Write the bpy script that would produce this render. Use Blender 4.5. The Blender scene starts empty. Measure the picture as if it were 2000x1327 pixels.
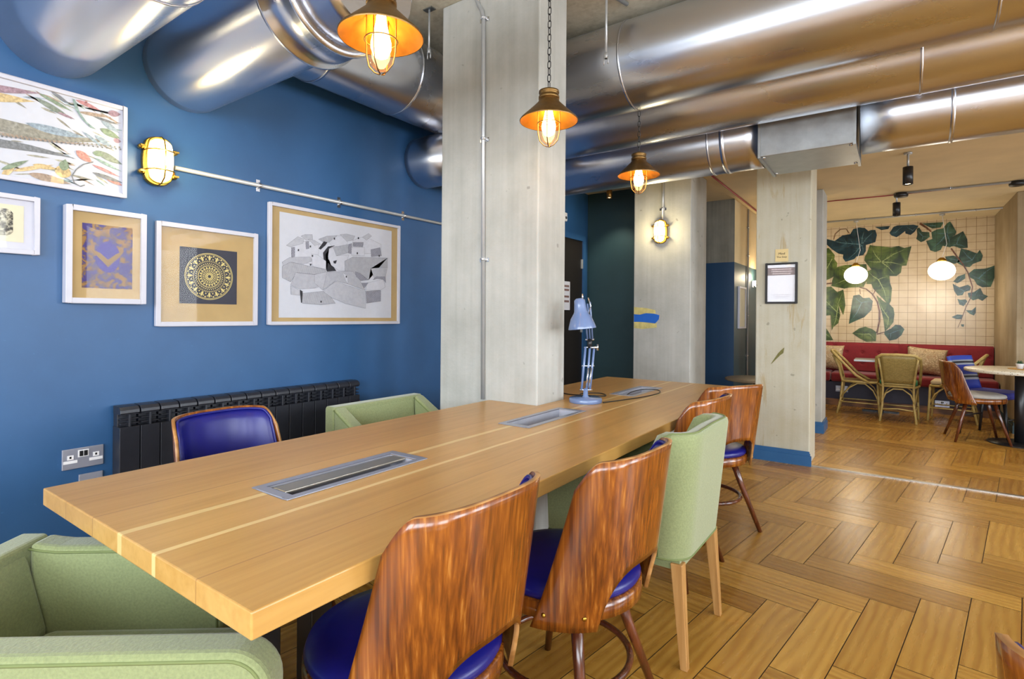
import bpy, bmesh, math, random
from mathutils import Vector, Matrix
random.seed(7)
C = bpy.context.scene.collection
PI = math.pi
# ------------------------------------------------------------------ camera
H = 1.22
YAW = math.radians(35.3); ROLL = math.radians(.45); FPX = 1060.; CX, CY = 1000., 618.
cam_d = bpy.data.cameras.new('camera'); cam = bpy.data.objects.new('camera', cam_d); C.objects.link(cam)
cam_d.sensor_width = 36; cam_d.lens = 36*FPX/2000; cam_d.clip_start = .02; cam_d.clip_end = 100
cam_d.shift_y = -(663.5-CY)/2000
cam.matrix_world = Matrix.Translation((0, 0, H)) @ Matrix.Rotation(YAW, 4, 'Z') @ Matrix.Rotation(PI/2, 4, 'X') @ Matrix.Rotation(ROLL, 4, 'Z')
bpy.context.scene.camera = cam
# ------------------------------------------------------------------ world, exposure, daylight
w = bpy.data.worlds.new('world'); bpy.context.scene.world = w; w.use_nodes = True
w.node_tree.nodes['Background'].inputs[0].default_value = (.75, .86, 1, 1)
w.node_tree.nodes['Background'].inputs[1].default_value = .6
vs = bpy.context.scene.view_settings
vs.view_transform = 'Standard'; vs.look = 'None'; vs.gamma = 1; vs.use_curve_mapping = False; vs.exposure = 0.95
XL, XR, YB, YF = -2.85, 4.6, -3.0, 9.5
ZC, ZC2 = 3.07, 2.6
def light(name, kind, loc, energy, color, rot=(0, 0, 0), size=.1, size_y=None, spot=None):
    d = bpy.data.lights.new(name, kind); d.energy = energy; d.color = color
    if kind == 'AREA':
        d.shape = 'RECTANGLE'; d.size = size; d.size_y = size_y or size
    else:
        d.shadow_soft_size = size
    if kind == 'SPOT': d.spot_size = spot; d.spot_blend = .6
    o = bpy.data.objects.new(name, d); o.location = loc; o.rotation_euler = rot; C.objects.link(o); return o
DAY = (.86, .93, 1.0)
WIN_BACK = [(-2.5, -.4), (-.15, 1.95), (2.2, 4.3)]      # X ranges of the windows in the wall behind the camera
WIN_RIGHT = [(-2.2, -.4), (.4, 2.2), (3.0, 4.8), (5.8, 7.6)]   # Y ranges of the windows in the right wall
WZ0, WZ1 = .9, 2.75
for a, b in WIN_BACK:
    light('daylight', 'AREA', ((a+b)/2, YB-.25, (WZ0+WZ1)/2), 85, DAY, (PI/2, 0, 0), b-a, WZ1-WZ0)
for a, b in WIN_RIGHT[:3]:
    light('daylight', 'AREA', (XR+.25, (a+b)/2, (WZ0+WZ1)/2), 85, DAY, (PI/2, 0, PI/2), b-a, WZ1-WZ0)
light('daylight', 'AREA', (XR+.25, 6.7, 1.7), 20, DAY, (PI/2, 0, PI/2), 1.8, 1.6)

# ------------------------------------------------------------------ helpers
def ray(px, py):
    c, s = math.cos(ROLL), math.sin(ROLL); dx, dy = px-CX, py-CY
    u, v = (c*dx+s*dy)/FPX, -(-s*dx+c*dy)/FPX
    return Vector((-math.sin(YAW)+u*math.cos(YAW), math.cos(YAW)+u*math.sin(YAW), v))
def at(px, py, X=None, Y=None, Z=None):
    d = ray(px, py)
    t = X/d[0] if X is not None else Y/d[1] if Y is not None else (Z-H)/d[2]
    return d*t+Vector((0, 0, H))

def lin(h):
    if isinstance(h, str):
        h = h.lstrip('#'); h = [int(h[i:i+2], 16)/255 for i in (0, 2, 4)]
        return tuple((x/12.92 if x <= .04045 else ((x+.055)/1.055)**2.4) for x in h)+(1,)
    return tuple(h)+((1,) if len(h) == 3 else ())
class NT:
    def __init__(s, name):
        s.m = bpy.data.materials.new(name); s.m.use_nodes = True; s.t = s.m.node_tree
        s.b = s.t.nodes['Principled BSDF']; s.out = s.t.nodes['Material Output']
    def n(s, kind, **kw):
        nd = s.t.nodes.new(kind)
        for k, v in kw.items():
            if k.startswith('i_'):
                key = k[2:]; key = int(key) if key.isdigit() else key.replace('_', ' ')
                nd.inputs[key].default_value = v
            else: setattr(nd, k, v)
        return nd
    def l(s, a, b): s.t.links.new(a, b)
    def coord(s, scale=(1, 1, 1), kind='Object', rot=(0, 0, 0)):
        tc = s.n('ShaderNodeTexCoord'); mp = s.n('ShaderNodeMapping')
        mp.inputs['Scale'].default_value = scale; mp.inputs['Rotation'].default_value = rot
        s.l(tc.outputs[kind], mp.inputs[0]); return mp.outputs[0]
    def noise(s, vec, scale=5, detail=5, rough=.55, dist=0):
        nd = s.n('ShaderNodeTexNoise'); nd.inputs['Scale'].default_value = scale; nd.inputs['Detail'].default_value = detail
        nd.inputs['Roughness'].default_value = rough; nd.inputs['Distortion'].default_value = dist
        s.l(vec, nd.inputs['Vector']); return nd.outputs[0]
    def ramp(s, fac, stops, interp='LINEAR'):
        r = s.n('ShaderNodeValToRGB'); r.color_ramp.interpolation = interp
        e = r.color_ramp.elements
        while len(e) < len(stops): e.new(.5)
        for el, (p, c) in zip(e, stops): el.position = p; el.color = lin(c)
        s.l(fac, r.inputs[0]); return r.outputs[0]
    def mix(s, fac, a, b, mode='MIX'):
        m = s.n('ShaderNodeMix', data_type='RGBA', blend_type=mode)
        for v, i in ((fac, 0), (a, 6), (b, 7)):
            if hasattr(v, 'is_linked') or isinstance(v, bpy.types.NodeSocket): s.l(v, m.inputs[i])
            else: m.inputs[i].default_value = v if i == 0 else lin(v)
        return m.outputs[2]
    def math(s, op, a, b=0.):
        m = s.n('ShaderNodeMath', operation=op)
        for i, v in enumerate((a, b)):
            if isinstance(v, bpy.types.NodeSocket): s.l(v, m.inputs[i])
            else: m.inputs[i].default_value = v
        return m.outputs[0]
    def bump(s, hgt, strength=.2, dist=.01):
        b = s.n('ShaderNodeBump'); b.inputs['Strength'].default_value = strength; b.inputs['Distance'].default_value = dist
        s.l(hgt, b.inputs['Height']); s.l(b.outputs[0], s.b.inputs['Normal'])
    def set(s, col=None, rough=None, metal=None, spec=None, coat=None, sheen=None):
        if col is not None:
            if isinstance(col, bpy.types.NodeSocket): s.l(col, s.b.inputs['Base Color'])
            else: s.b.inputs['Base Color'].default_value = lin(col)
        if rough is not None:
            if isinstance(rough, bpy.types.NodeSocket): s.l(rough, s.b.inputs['Roughness'])
            else: s.b.inputs['Roughness'].default_value = rough
        if metal is not None: s.b.inputs['Metallic'].default_value = metal
        if spec is not None: s.b.inputs['Specular IOR Level'].default_value = spec
        if coat is not None: s.b.inputs['Coat Weight'].default_value = coat; s.b.inputs['Coat Roughness'].default_value = .12
        if sheen is not None: s.b.inputs['Sheen Weight'].default_value = sheen
        return s.m
def plain(name, col, rough=.5, metal=0, var=.06, vscale=30, bump=0, coat=None, sheen=None, spec=None):
    n = NT(name); c = lin(col); v = n.coord(); ns = n.noise(v, vscale, 4)
    c1 = tuple(min(1, x*(1+var)) for x in c[:3]); c0 = tuple(x*(1-var) for x in c[:3])
    n.set(n.ramp(ns, [(.3, c0), (.7, c1)]), rough, metal, spec, coat, sheen)
    if bump: n.bump(ns, bump, .003)
    return n.m
def wood(name, dark, mid, light_, scale=(30, 30, 2.5), rough=.35, coat=0, rings=.5, stops=None, det=6):
    n = NT(name); v = n.coord(scale)
    a = n.noise(v, 1.0, det, .5 if det < 6 else .6, .6 if det > 5 else .2)
    wv = n.n('ShaderNodeTexWave', wave_type='BANDS', bands_direction='X'); wv.inputs['Scale'].default_value = .35
    wv.inputs['Distortion'].default_value = 9; wv.inputs['Detail'].default_value = 3; wv.inputs['Detail Scale'].default_value = .6
    n.l(v, wv.inputs[0])
    f = n.math('ADD', n.math('MULTIPLY', a, 1-rings), n.math('MULTIPLY', wv.outputs[1], rings))
    big = n.noise(n.coord((3, 3, 1.5)), 1.5, 2)
    col = n.ramp(f, stops or [(.34, dark), (.5, mid), (.68, light_)])
    col = n.mix(.35, col, n.ramp(big, [(.35, dark), (.65, light_)]), 'MIX')
    n.bump(f, .08, .002)
    return n.set(col, rough, 0, None, coat)
def emit(name, col, strength):
    n = NT(name); n.b.inputs['Emission Color'].default_value = lin(col); n.b.inputs['Emission Strength'].default_value = strength
    n.b.inputs['Base Color'].default_value = lin(col); return n.m
def glass(name, tint=(1, 1, 1), gl=.14, rough=.02):
    n = NT(name); n.t.nodes.remove(n.b)
    tr = n.n('ShaderNodeBsdfTransparent'); tr.inputs[0].default_value = lin(tint)
    g = n.n('ShaderNodeBsdfGlossy'); g.inputs['Roughness'].default_value = rough
    fr = n.n('ShaderNodeLayerWeight'); fr.inputs[0].default_value = .5
    f = n.math('ADD', n.math('MULTIPLY', n.math('POWER', fr.outputs[1], 4.0), .6*gl), .05*gl)
    mx = n.n('ShaderNodeMixShader'); n.l(f, mx.inputs[0]); n.l(tr.outputs[0], mx.inputs[1]); n.l(g.outputs[0], mx.inputs[2])
    n.l(mx.outputs[0], n.out.inputs[0]); return n.m
def concrete(name, c0, c1, c2, streak=1.0, stain=False):
    n = NT(name)
    a = n.noise(n.coord((1, 1, 1)), 2.2, 8, .62); b = n.noise(n.coord((24, 24, .7)), 1.2, 4, .5); f = n.noise(n.coord(), 60, 3, .6)
    h = n.math('ADD', n.math('MULTIPLY', a, .6), n.math('MULTIPLY', b, .4*streak))
    col = n.ramp(h, [(.3, c0), (.5, c1), (.68, c2)])
    pit = n.ramp(n.noise(n.coord((1, 1, 1)), 17, 2, .4), [(.235, (.35, .34, .32)), (.27, (1, 1, 1))])
    col = n.mix(.5, col, pit, 'MULTIPLY')
    if stain:
        sv = n.noise(n.coord((7, 7, .8)), 1.6, 5, .65, .6)
        col = n.mix(n.ramp(sv, [(.585, (0, 0, 0)), (.66, (.6, .6, .6))]), col, '#a88f5e')
    n.bump(n.math('ADD', f, n.math('MULTIPLY', b, 1.2)), .25, .004)
    return n.set(col, .75)

M = {}
M['concrete'] = concrete('concrete_grey', '#a3a29b', '#bab9b3', '#c9c8c4', .55)
M['concrete_worn'] = concrete('concrete_worn', '#b0a78d', '#bdb8a6', '#c8c5ba', .8, True)
M['concrete_ceiling'] = concrete('concrete_ceiling', '#a59d86', '#c8c1ac', '#d6d0be')
M['concrete_brown'] = concrete('concrete_brown', '#7c6a4c', '#927f60', '#a6957a')
M['cream_plaster'] = plain('cream_plaster', '#cbb68c', .7, var=.08, vscale=3)
M['cream_ceiling'] = plain('cream_ceiling', '#d6c49c', .75, var=.1, vscale=2)
n = NT('blue_paint'); a = n.noise(n.coord(), 3, 5); sc = n.noise(n.coord((1, 6, 6)), 7, 3, .5)
col = n.ramp(a, [(.3, '#254f7c'), (.7, '#2b5786')]); col = n.mix(n.ramp(sc, [(.70, (0, 0, 0)), (.76, (.35, .35, .35))]), col, '#41709f')
n.bump(n.noise(n.coord(), 90, 2), .06, .002); M['blue_wall'] = n.set(col, .42)
M['teal_wall'] = plain('dark_teal_paint', '#243f46', .5, var=.08, vscale=3)
M['navy_wall'] = plain('navy_paint', '#153a5c', .5, var=.06, vscale=3)
M['skirting'] = plain('skirting_blue', '#2b5d8d', .35, var=.05, vscale=8)
n = NT('two_tone_wall'); tc = n.n('ShaderNodeTexCoord'); sp = n.n('ShaderNodeSeparateXYZ'); n.l(tc.outputs['Object'], sp.inputs[0])
M['steel'] = None
def metal(name, col, rough, aniso=0, var=.05, vs_=(3, 3, 3)):
    n = NT(name); ns = n.noise(n.coord(vs_), 2, 5, .6)
    c = lin(col)[:3]; n.set(n.ramp(ns, [(.3, tuple(x*(1-var) for x in c)), (.7, tuple(min(1, x*(1+var)) for x in c))]), None, 1)
    r = n.n('ShaderNodeMapRange'); r.inputs['To Min'].default_value = rough*.8; r.inputs['To Max'].default_value = rough*1.25
    n.l(ns, r.inputs[0]); n.l(r.outputs[0], n.b.inputs['Roughness'])
    if aniso: n.b.inputs['Anisotropic'].default_value = aniso
    return n.m
M['duct'] = metal('duct_aluminium', '#d6d9e2', .27, 0, .02, (.3, 1, 1))
M['duct_y'] = M['duct']
M['galv'] = metal('galvanised_steel', '#a7abad', .38, 0, .12, (6, 6, 6))
M['steel'] = plain('conduit_steel', '#b4b6b8', .35, .45, .05, 20)
M['chrome'] = metal('chrome', '#d8dade', .12)
M['brass'] = metal('brass', '#b8923f', .28)
M['bronze'] = metal('aged_bronze', '#8a6c42', .42, 0, .2, (20, 20, 20))
M['copper_in'] = metal('warm_copper_lining', '#c98a3c', .45, 0, .1, (20, 20, 20))
M['black_metal'] = plain('black_metal', '#17171a', .35, 0, .1)
M['radiator'] = plain('anthracite_enamel', '#22242c', .38, 0, .08)
M['white_frame'] = plain('white_frame_paint', '#b9b9c5', .4, var=.02)
M['black_frame'] = plain('black_frame', '#120f0f', .55)
M['kraft'] = plain('kraft_mount', '#a98f62', .8, var=.06, vscale=12)
M['paper'] = plain('white_paper', '#bcbec8', .7, var=.02)
M['lamp_silver'] = plain('silver_painted_metal', '#a9adbd', .35, .6, .03)
M['bright_paper'] = plain('bright_paper', '#e4e3ea', .7, var=.01)
M['cream_paper'] = plain('cream_paper', '#cfc9b0', .7, var=.03)
M['green_fabric'] = plain('green_wool', '#838c5f', .85, 0, .13, 160, .5, sheen=.4)
M['green_piping'] = plain('green_piping', '#6f7a4a', .8)
M['blue_vinyl'] = plain('blue_vinyl', '#14166e', .33, 0, .12, 12, .05)
M['walnut'] = wood('stained_ply', '#3d1504', '#7a3a0e', '#9c5a1e', (105, 105, 1.6), .26, .5, 0, [(.28, '#2e1104'), (.42, '#5c2907'), (.52, '#783d0c'), (.62, '#8f5015'), (.70, '#b07430')], 4)
M['walnut_dark'] = wood('dark_stained_beech', '#2e1209', '#4d2210', '#70391d', (40, 40, 3), .25, .5, 0)
M['ply_edge'] = wood('ply_edge', '#8a5a2a', '#a9763c', '#c0905a', (10, 10, 60), .4)
M['oak_leg'] = wood('pale_oak_leg', '#8f6332', '#ad7d46', '#c0945c', (50, 50, 3), .4, 0, .1)
M['white_plastic'] = plain('white_plastic', '#e6e6ea', .35, var=.01)
M['black_plastic'] = plain('black_plastic', '#121216', .4)
M['red'] = plain('red_plastic', '#b3262e', .4)
M['red_cable'] = plain('red_cable', '#8c1f2c', .5)
M['red_fabric'] = plain('crimson_wool', '#7c0c19', .8, 0, .12, 40, .2, sheen=.3)
M['rattan'] = plain('rattan_cane', '#b39a5b', .45, 0, .22, 22)
M['green_cushion'] = plain('emerald_cushion', '#1d6a45', .8)
M['beige_cushion'] = plain('beige_cushion', '#b9a583', .8)
M['grey_pad'] = plain('grey_pad', '#9a9792', .7)
M['lamp_blue'] = plain('lamp_blue_enamel', '#667aa3', .25, 0, .04, 10, coat=.5)
M['bulb'] = emit('warm_filament_bulb', '#ffdb9a', 28)
M['bulb_soft'] = emit('bulkhead_glow', '#ffe9b0', 4.5)
M['globe'] = emit('opal_globe', '#fff2dc', 2.2)
M['spot_emit'] = emit('spot_lens', '#ffe3a8', 14)
M['clear_glass'] = glass('clear_glass')
M['amber_glass'] = glass('amber_glass', (1, .9, .72), .8)
M['door_dark'] = plain('dark_door', '#1d1713', .4)
M['threshold'] = metal('threshold_strip', '#b5b0aa', .35)
M['blue_paint_mark'] = plain('blue_paint_dab', '#1d63c4', .5, var=.1, vscale=8)
M['yellow_mark'] = plain('yellow_paint_dab', '#cfc07a', .6, var=.2, vscale=20)
M['ink'] = plain('black_ink', '#23222a', .7)
M['gold_ink'] = plain('gold_ink', '#c0b070', .55)
M['navy_card'] = plain('navy_card', '#171a2e', .5)
M['text_dark'] = plain('dark_lettering', '#4a3b22', .7)

# terrazzo
n = NT('terrazzo'); vo = n.n('ShaderNodeTexVoronoi'); vo.inputs['Scale'].default_value = 60; n.l(n.coord(), vo.inputs[0])
M['terrazzo'] = n.set(n.mix(n.ramp(vo.outputs[0], [(.25, (1, 1, 1)), (.3, (0, 0, 0))]), '#d8d2c2', n.ramp(vo.outputs[1], [(.3, '#6e6a63'), (.7, '#a98d6a')])), .3)
# floral cushion
n = NT('floral_linen'); ns = n.noise(n.coord(), 15, 3, .5, 3.0)
M['floral'] = n.set(n.ramp(ns, [(.40, '#c9b48c'), (.46, '#6e4a30'), (.50, '#cdb994'), (.58, '#93653c'), (.62, '#d4c4a2')]), .85)
# woven cane
n = NT('woven_cane'); bt = n.n('ShaderNodeTexBrick', offset=.5); bt.inputs['Scale'].default_value = 26; bt.inputs['Mortar Size'].default_value = .035
n.l(n.coord((1, 1, 1), rot=(PI/2, 0, 0)), bt.inputs[0])
bt.inputs['Color1'].default_value = lin('#b89f5c'); bt.inputs['Color2'].default_value = lin('#a08a4c'); bt.inputs['Mortar'].default_value = lin('#5c4c25')
M['woven'] = n.set(bt.outputs[0], .5)
# tiles (grid shared by plain tiles and painted leaves)
def tile_mat(name, builder, grout='#6b5335', rough=.2):
    n = NT(name); tc = n.n('ShaderNodeTexCoord'); sp = n.n('ShaderNodeSeparateXYZ'); n.l(tc.outputs['Object'], sp.inputs[0])
    def lines(sock, off):
        f = n.math('FRACT', n.math('MULTIPLY', n.math('ADD', sock, off), 1/.105))
        return n.math('LESS_THAN', f, .035)
    g = n.math('MAXIMUM', lines(sp.outputs[0], 20.03), lines(sp.outputs[2], 20.0))
    n.set(n.mix(g, builder(n), grout), rough, 0, .35)
    return n.m
M['tile'] = tile_mat('cream_wall_tiles', lambda n: n.ramp(n.noise(n.coord(), 6, 2), [(.3, '#bba685'), (.7, '#c9b696')]))
def leafmat(name, a, b, c):
    def f(n):
        return n.ramp(n.noise(n.coord((1, 1, 1), rot=(0, .7, 0)), 5, 4, .5, 1.2), [(.32, a), (.5, b), (.7, c)])
    return tile_mat(name, f, '#2c2f22')
M['leaf_green'] = leafmat('painted_leaf_green', '#25331a', '#435422', '#6a7838')
M['leaf_teal'] = leafmat('painted_leaf_teal', '#10232c', '#1b333c', '#2c4a54')
M['leaf_dark'] = leafmat('painted_leaf_deep_green', '#1a2a1c', '#2a4130', '#43614a')
M['vein_green'] = tile_mat('painted_vein', lambda n: n.ramp(n.noise(n.coord(), 20, 2), [(.3, '#7f8c50'), (.7, '#98a468')]), '#2c2f22')
M['vein_teal'] = tile_mat('painted_vein_cool', lambda n: n.ramp(n.noise(n.coord(), 20, 2), [(.3, '#44656c'), (.7, '#5a7b80')]), '#2c2f22')
M['stem_paint'] = tile_mat('painted_stem', lambda n: n.ramp(n.noise(n.coord(), 20, 2), [(.3, '#4a2c18'), (.7, '#74492c')]), '#2c2018')
# floor planks
n = NT('oak_floor'); uv = n.coord((2.2, 26, 1), 'UV'); at_ = n.n('ShaderNodeAttribute', attribute_name='tone')
a = n.noise(uv, 1, 6, .6, .4); uv2 = n.coord((1.6, 9, 1), 'UV')
wv = n.n('ShaderNodeTexWave', wave_type='BANDS', bands_direction='Y'); wv.inputs['Scale'].default_value = .9; wv.inputs['Distortion'].default_value = 7
wv.inputs['Detail'].default_value = 3; wv.inputs['Detail Scale'].default_value = 1.1; n.l(uv2, wv.inputs[0])
f = n.math('ADD', n.math('MULTIPLY', a, .7), n.math('MULTIPLY', wv.outputs[1], .3))
col = n.ramp(f, [(.2, '#98692a'), (.5, '#ad8036'), (.8, '#b98d42')])
tone = n.ramp(at_.outputs['Fac'], [(0, (.66, .58, .48)), (.5, (.92, .89, .86)), (1, (1.12, 1.12, 1.1))])
col = n.mix(1, col, tone, 'MULTIPLY')
M['floor'] = n.set(col, n.n('ShaderNodeMapRange', i_To_Min=.2, i_To_Max=.34).outputs[0], 0, .5)
mr = [x for x in n.t.nodes if x.type == 'MAP_RANGE'][0]; n.l(a, mr.inputs[0])
M['floor_gap'] = plain('floor_joint', '#2c190a', .8)
# table boards
n = NT('oak_table_boards'); tc = n.n('ShaderNodeTexCoord'); sp = n.n('ShaderNodeSeparateXYZ'); n.l(tc.outputs['Object'], sp.inputs[0])
xx = n.math('ADD', sp.outputs[0], 2.0)
BX = [-1.835, -1.501, -1.346, -1.179, -1.007]
tones = ['#c29756', '#b78946', '#c49752', '#ca9f5c', '#bd914c', '#c3954e']
st = [(0, tones[0])]+[((b+2.0)/1.6, tones[i+1]) for i, b in enumerate(BX)]
f0 = n.math('DIVIDE', xx, 1.6)
base = n.ramp(f0, st, 'CONSTANT')
gr = n.noise(n.coord((26, 1.6, 26)), 1, 7, .6, .7); gr2 = n.noise(n.coord((70, 3, 70)), 1, 4, .5)
col = n.mix(.55, base, n.ramp(gr, [(.25, '#ab7f40'), (.5, '#c39651'), (.75, '#d0a661')]))
col = n.mix(.14, col, n.ramp(gr2, [(.3, '#9c6c34'), (.6, '#cda468')]))
for bx, wd, cc in ((-1.346, .011, '#ddbe7e'), (-1.179, .008, '#dfc184'), (-1.501, .0025, '#a87c44'), (-1.007, .002, '#a87c44'), (-1.68, .002, '#a87c44')):
    d = n.math('ABSOLUTE', n.math('SUBTRACT', n.math('ADD', sp.outputs[0], n.math('MULTIPLY', n.noise(n.coord((0, 3, 0)), 1, 2), .01)), bx+.005))
    col = n.mix(n.math('LESS_THAN', d, wd), col, cc)
n.bump(gr2, .06, .002); M['table'] = n.set(col, .3, 0, .5)

class MB:
    def __init__(s): s.bm = bmesh.new(); s.uv = None
    def box(s, x0, x1, y0, y1, z0, z1, mi=0, rot=None, org=None):
        vs_ = [s.bm.verts.new((x, y, z)) for x in (x0, x1) for y in (y0, y1) for z in (z0, z1)]
        fs = [(0, 1, 3, 2), (4, 6, 7, 5), (0, 4, 5, 1), (2, 3, 7, 6), (0, 2, 6, 4), (1, 5, 7, 3)]
        for f in fs: s.bm.faces.new([vs_[i] for i in f]).material_index = mi
        if rot is not None:
            o = Vector(org or ((x0+x1)/2, (y0+y1)/2, (z0+z1)/2))
            for v in vs_: v.co = rot @ (v.co-o)+o
        return vs_
    def tube(s, pts, r, seg=12, closed=False, mi=0, caps=True, squash=None):
        pts = [Vector(p) for p in pts]; rs = r if isinstance(r, (list, tuple)) else [r]*len(pts)
        n_ = len(pts); rings = []; up = None
        for i, p in enumerate(pts):
            a = pts[(i-1) % n_] if (closed or i > 0) else p; b = pts[(i+1) % n_] if (closed or i < n_-1) else p
            t = (b-a).normalized()
            if up is None:
                up = Vector((0, 0, 1)) if abs(t.z) < .9 else Vector((1, 0, 0))
            x = t.cross(up).normalized(); up = x.cross(t).normalized()
            rings.append([s.bm.verts.new(p+(x*math.cos(k*2*PI/seg)+up*math.sin(k*2*PI/seg))*rs[i]) for k in range(seg)])
        m = n_ if closed else n_-1
        for i in range(m):
            A, B = rings[i], rings[(i+1) % n_]
            for k in range(seg):
                f = s.bm.faces.new((A[k], A[(k+1) % seg], B[(k+1) % seg], B[k])); f.material_index = mi; f.smooth = True
        if caps and not closed:
            for A in (rings[0][::-1], rings[-1]): s.bm.faces.new(A).material_index = mi
    def lathe(s, prof, c=(0, 0, 0), seg=32, mi=0, mat=None, closed=False):
        c = Vector(c); rings = []
        for (r, z) in prof:
            if r < 1e-5: rings.append([s.bm.verts.new((mat @ Vector((0, 0, z)) if mat else Vector((0, 0, z)))+c)])
            else:
                rings.append([])
                for k in range(seg):
                    p = Vector((r*math.cos(2*PI*k/seg), r*math.sin(2*PI*k/seg), z)); p = mat @ p if mat else p
                    rings[-1].append(s.bm.verts.new(p+c))
        prs = list(zip(rings, rings[1:]))+([(rings[-1], rings[0])] if closed else [])
        for A, B in prs:
            for k in range(seg):
                k2 = (k+1) % seg
                if len(A) == 1 and len(B) == 1: continue
                if len(A) == 1: f = s.bm.faces.new((A[0], B[k2], B[k]))
                elif len(B) == 1: f = s.bm.faces.new((A[k], A[k2], B[0]))
                else: f = s.bm.faces.new((A[k], A[k2], B[k2], B[k]))
                f.material_index = mi; f.smooth = True
    def torus(s, c, R_, r, seg=32, rs=8, mat=None, mi=0):
        pts = []
        for k in range(seg):
            p = Vector((R_*math.cos(2*PI*k/seg), R_*math.sin(2*PI*k/seg), 0)); pts.append((mat @ p if mat else p)+Vector(c))
        s.tube(pts, r, rs, True, mi)
    def poly(s, pts, mi=0):
        f = s.bm.faces.new([s.bm.verts.new(p) for p in pts]); f.material_index = mi; return f
    def prism(s, pts, vec, mi=0):
        vec = Vector(vec); A = [s.bm.verts.new(p) for p in pts]; B = [s.bm.verts.new(Vector(p)+vec) for p in pts]
        s.bm.faces.new(A[::-1]).material_index = mi; s.bm.faces.new(B).material_index = mi
        for i in range(len(A)):
            j = (i+1) % len(A); s.bm.faces.new((A[i], A[j], B[j], B[i])).material_index = mi
    def grid(s, f, nu, nv, mi=0, closed=False, smooth=True):
        g = [[s.bm.verts.new(f(i/(nu if closed else nu-1), j/(nv-1))) for j in range(nv)] for i in range(nu)]
        for i in range(nu if closed else nu-1):
            for j in range(nv-1):
                i2 = (i+1) % nu
                fc = s.bm.faces.new((g[i][j], g[i2][j], g[i2][j+1], g[i][j+1])); fc.material_index = mi; fc.smooth = smooth
        return g
    def build(s, name, mats, parent=None, bevel=0, solid=0, smooth=False, loc=None, segs=2, recalc=True, sol_off=0, subd=0):
        if recalc: bmesh.ops.recalc_face_normals(s.bm, faces=s.bm.faces)
        me = bpy.data.meshes.new(name); s.bm.to_mesh(me); s.bm.free()
        for m in (mats if isinstance(mats, (list, tuple)) else [mats]): me.materials.append(M[m] if isinstance(m, str) else m)
        if smooth:
            for p in me.polygons: p.use_smooth = True
        o = bpy.data.objects.new(name, me); C.objects.link(o)
        if parent: o.parent = parent
        if loc: o.location = loc
        if solid:
            md = o.modifiers.new('solid', 'SOLIDIFY'); md.thickness = solid; md.offset = sol_off
        if bevel:
            md = o.modifiers.new('bevel', 'BEVEL'); md.width = bevel; md.segments = segs; md.limit_method = 'ANGLE'; md.angle_limit = math.radians(40)
        if subd:
            md = o.modifiers.new('subd', 'SUBSURF'); md.levels = subd; md.render_levels = subd
        return o
def tag(o, label, cat, group=None, kind=None):
    o['label'] = label; o['category'] = cat
    if group: o['group'] = group
    if kind: o['kind'] = kind
    return o
def thing(name, label, cat, loc=(0, 0, 0), rz=0, group=None):
    o = bpy.data.objects.new(name, None); o.empty_display_size = .1; C.objects.link(o); o.location = loc; o.rotation_euler = (0, 0, rz)
    return tag(o, label, cat, group)
def struct(name, mb, mat, **kw):
    o = mb.build(name, mat, **kw); o['kind'] = 'structure'; return o
def dup(root, loc, rz, label, group=None):
    r = root.copy(); C.objects.link(r); r.location = loc; r.rotation_euler = (0, 0, rz); r['label'] = label
    if group: r['group'] = group
    for ch in root.children:
        c = ch.copy(); C.objects.link(c); c.parent = r
        for g in ch.children:
            d = g.copy(); C.objects.link(d); d.parent = c
    return r
def RX(a): return Matrix.Rotation(a, 3, 'X')
def RY(a): return Matrix.Rotation(a, 3, 'Y')
def RZ(a): return Matrix.Rotation(a, 3, 'Z')
def text_mesh(name, txt, size, mat, parent, mtx, extrude=.0008):
    cu = bpy.data.curves.new(name, 'FONT'); cu.body = txt; cu.size = size; cu.align_x = 'CENTER'; cu.align_y = 'CENTER'; cu.extrude = extrude
    tmp = bpy.data.objects.new('tmp', cu); C.objects.link(tmp)
    dg = bpy.context.evaluated_depsgraph_get(); me = bpy.data.meshes.new_from_object(tmp.evaluated_get(dg))
    bpy.data.objects.remove(tmp); me.materials.clear(); me.materials.append(M[mat])
    o = bpy.data.objects.new(name, me); C.objects.link(o); o.parent = parent; o.matrix_local = mtx; return o

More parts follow.
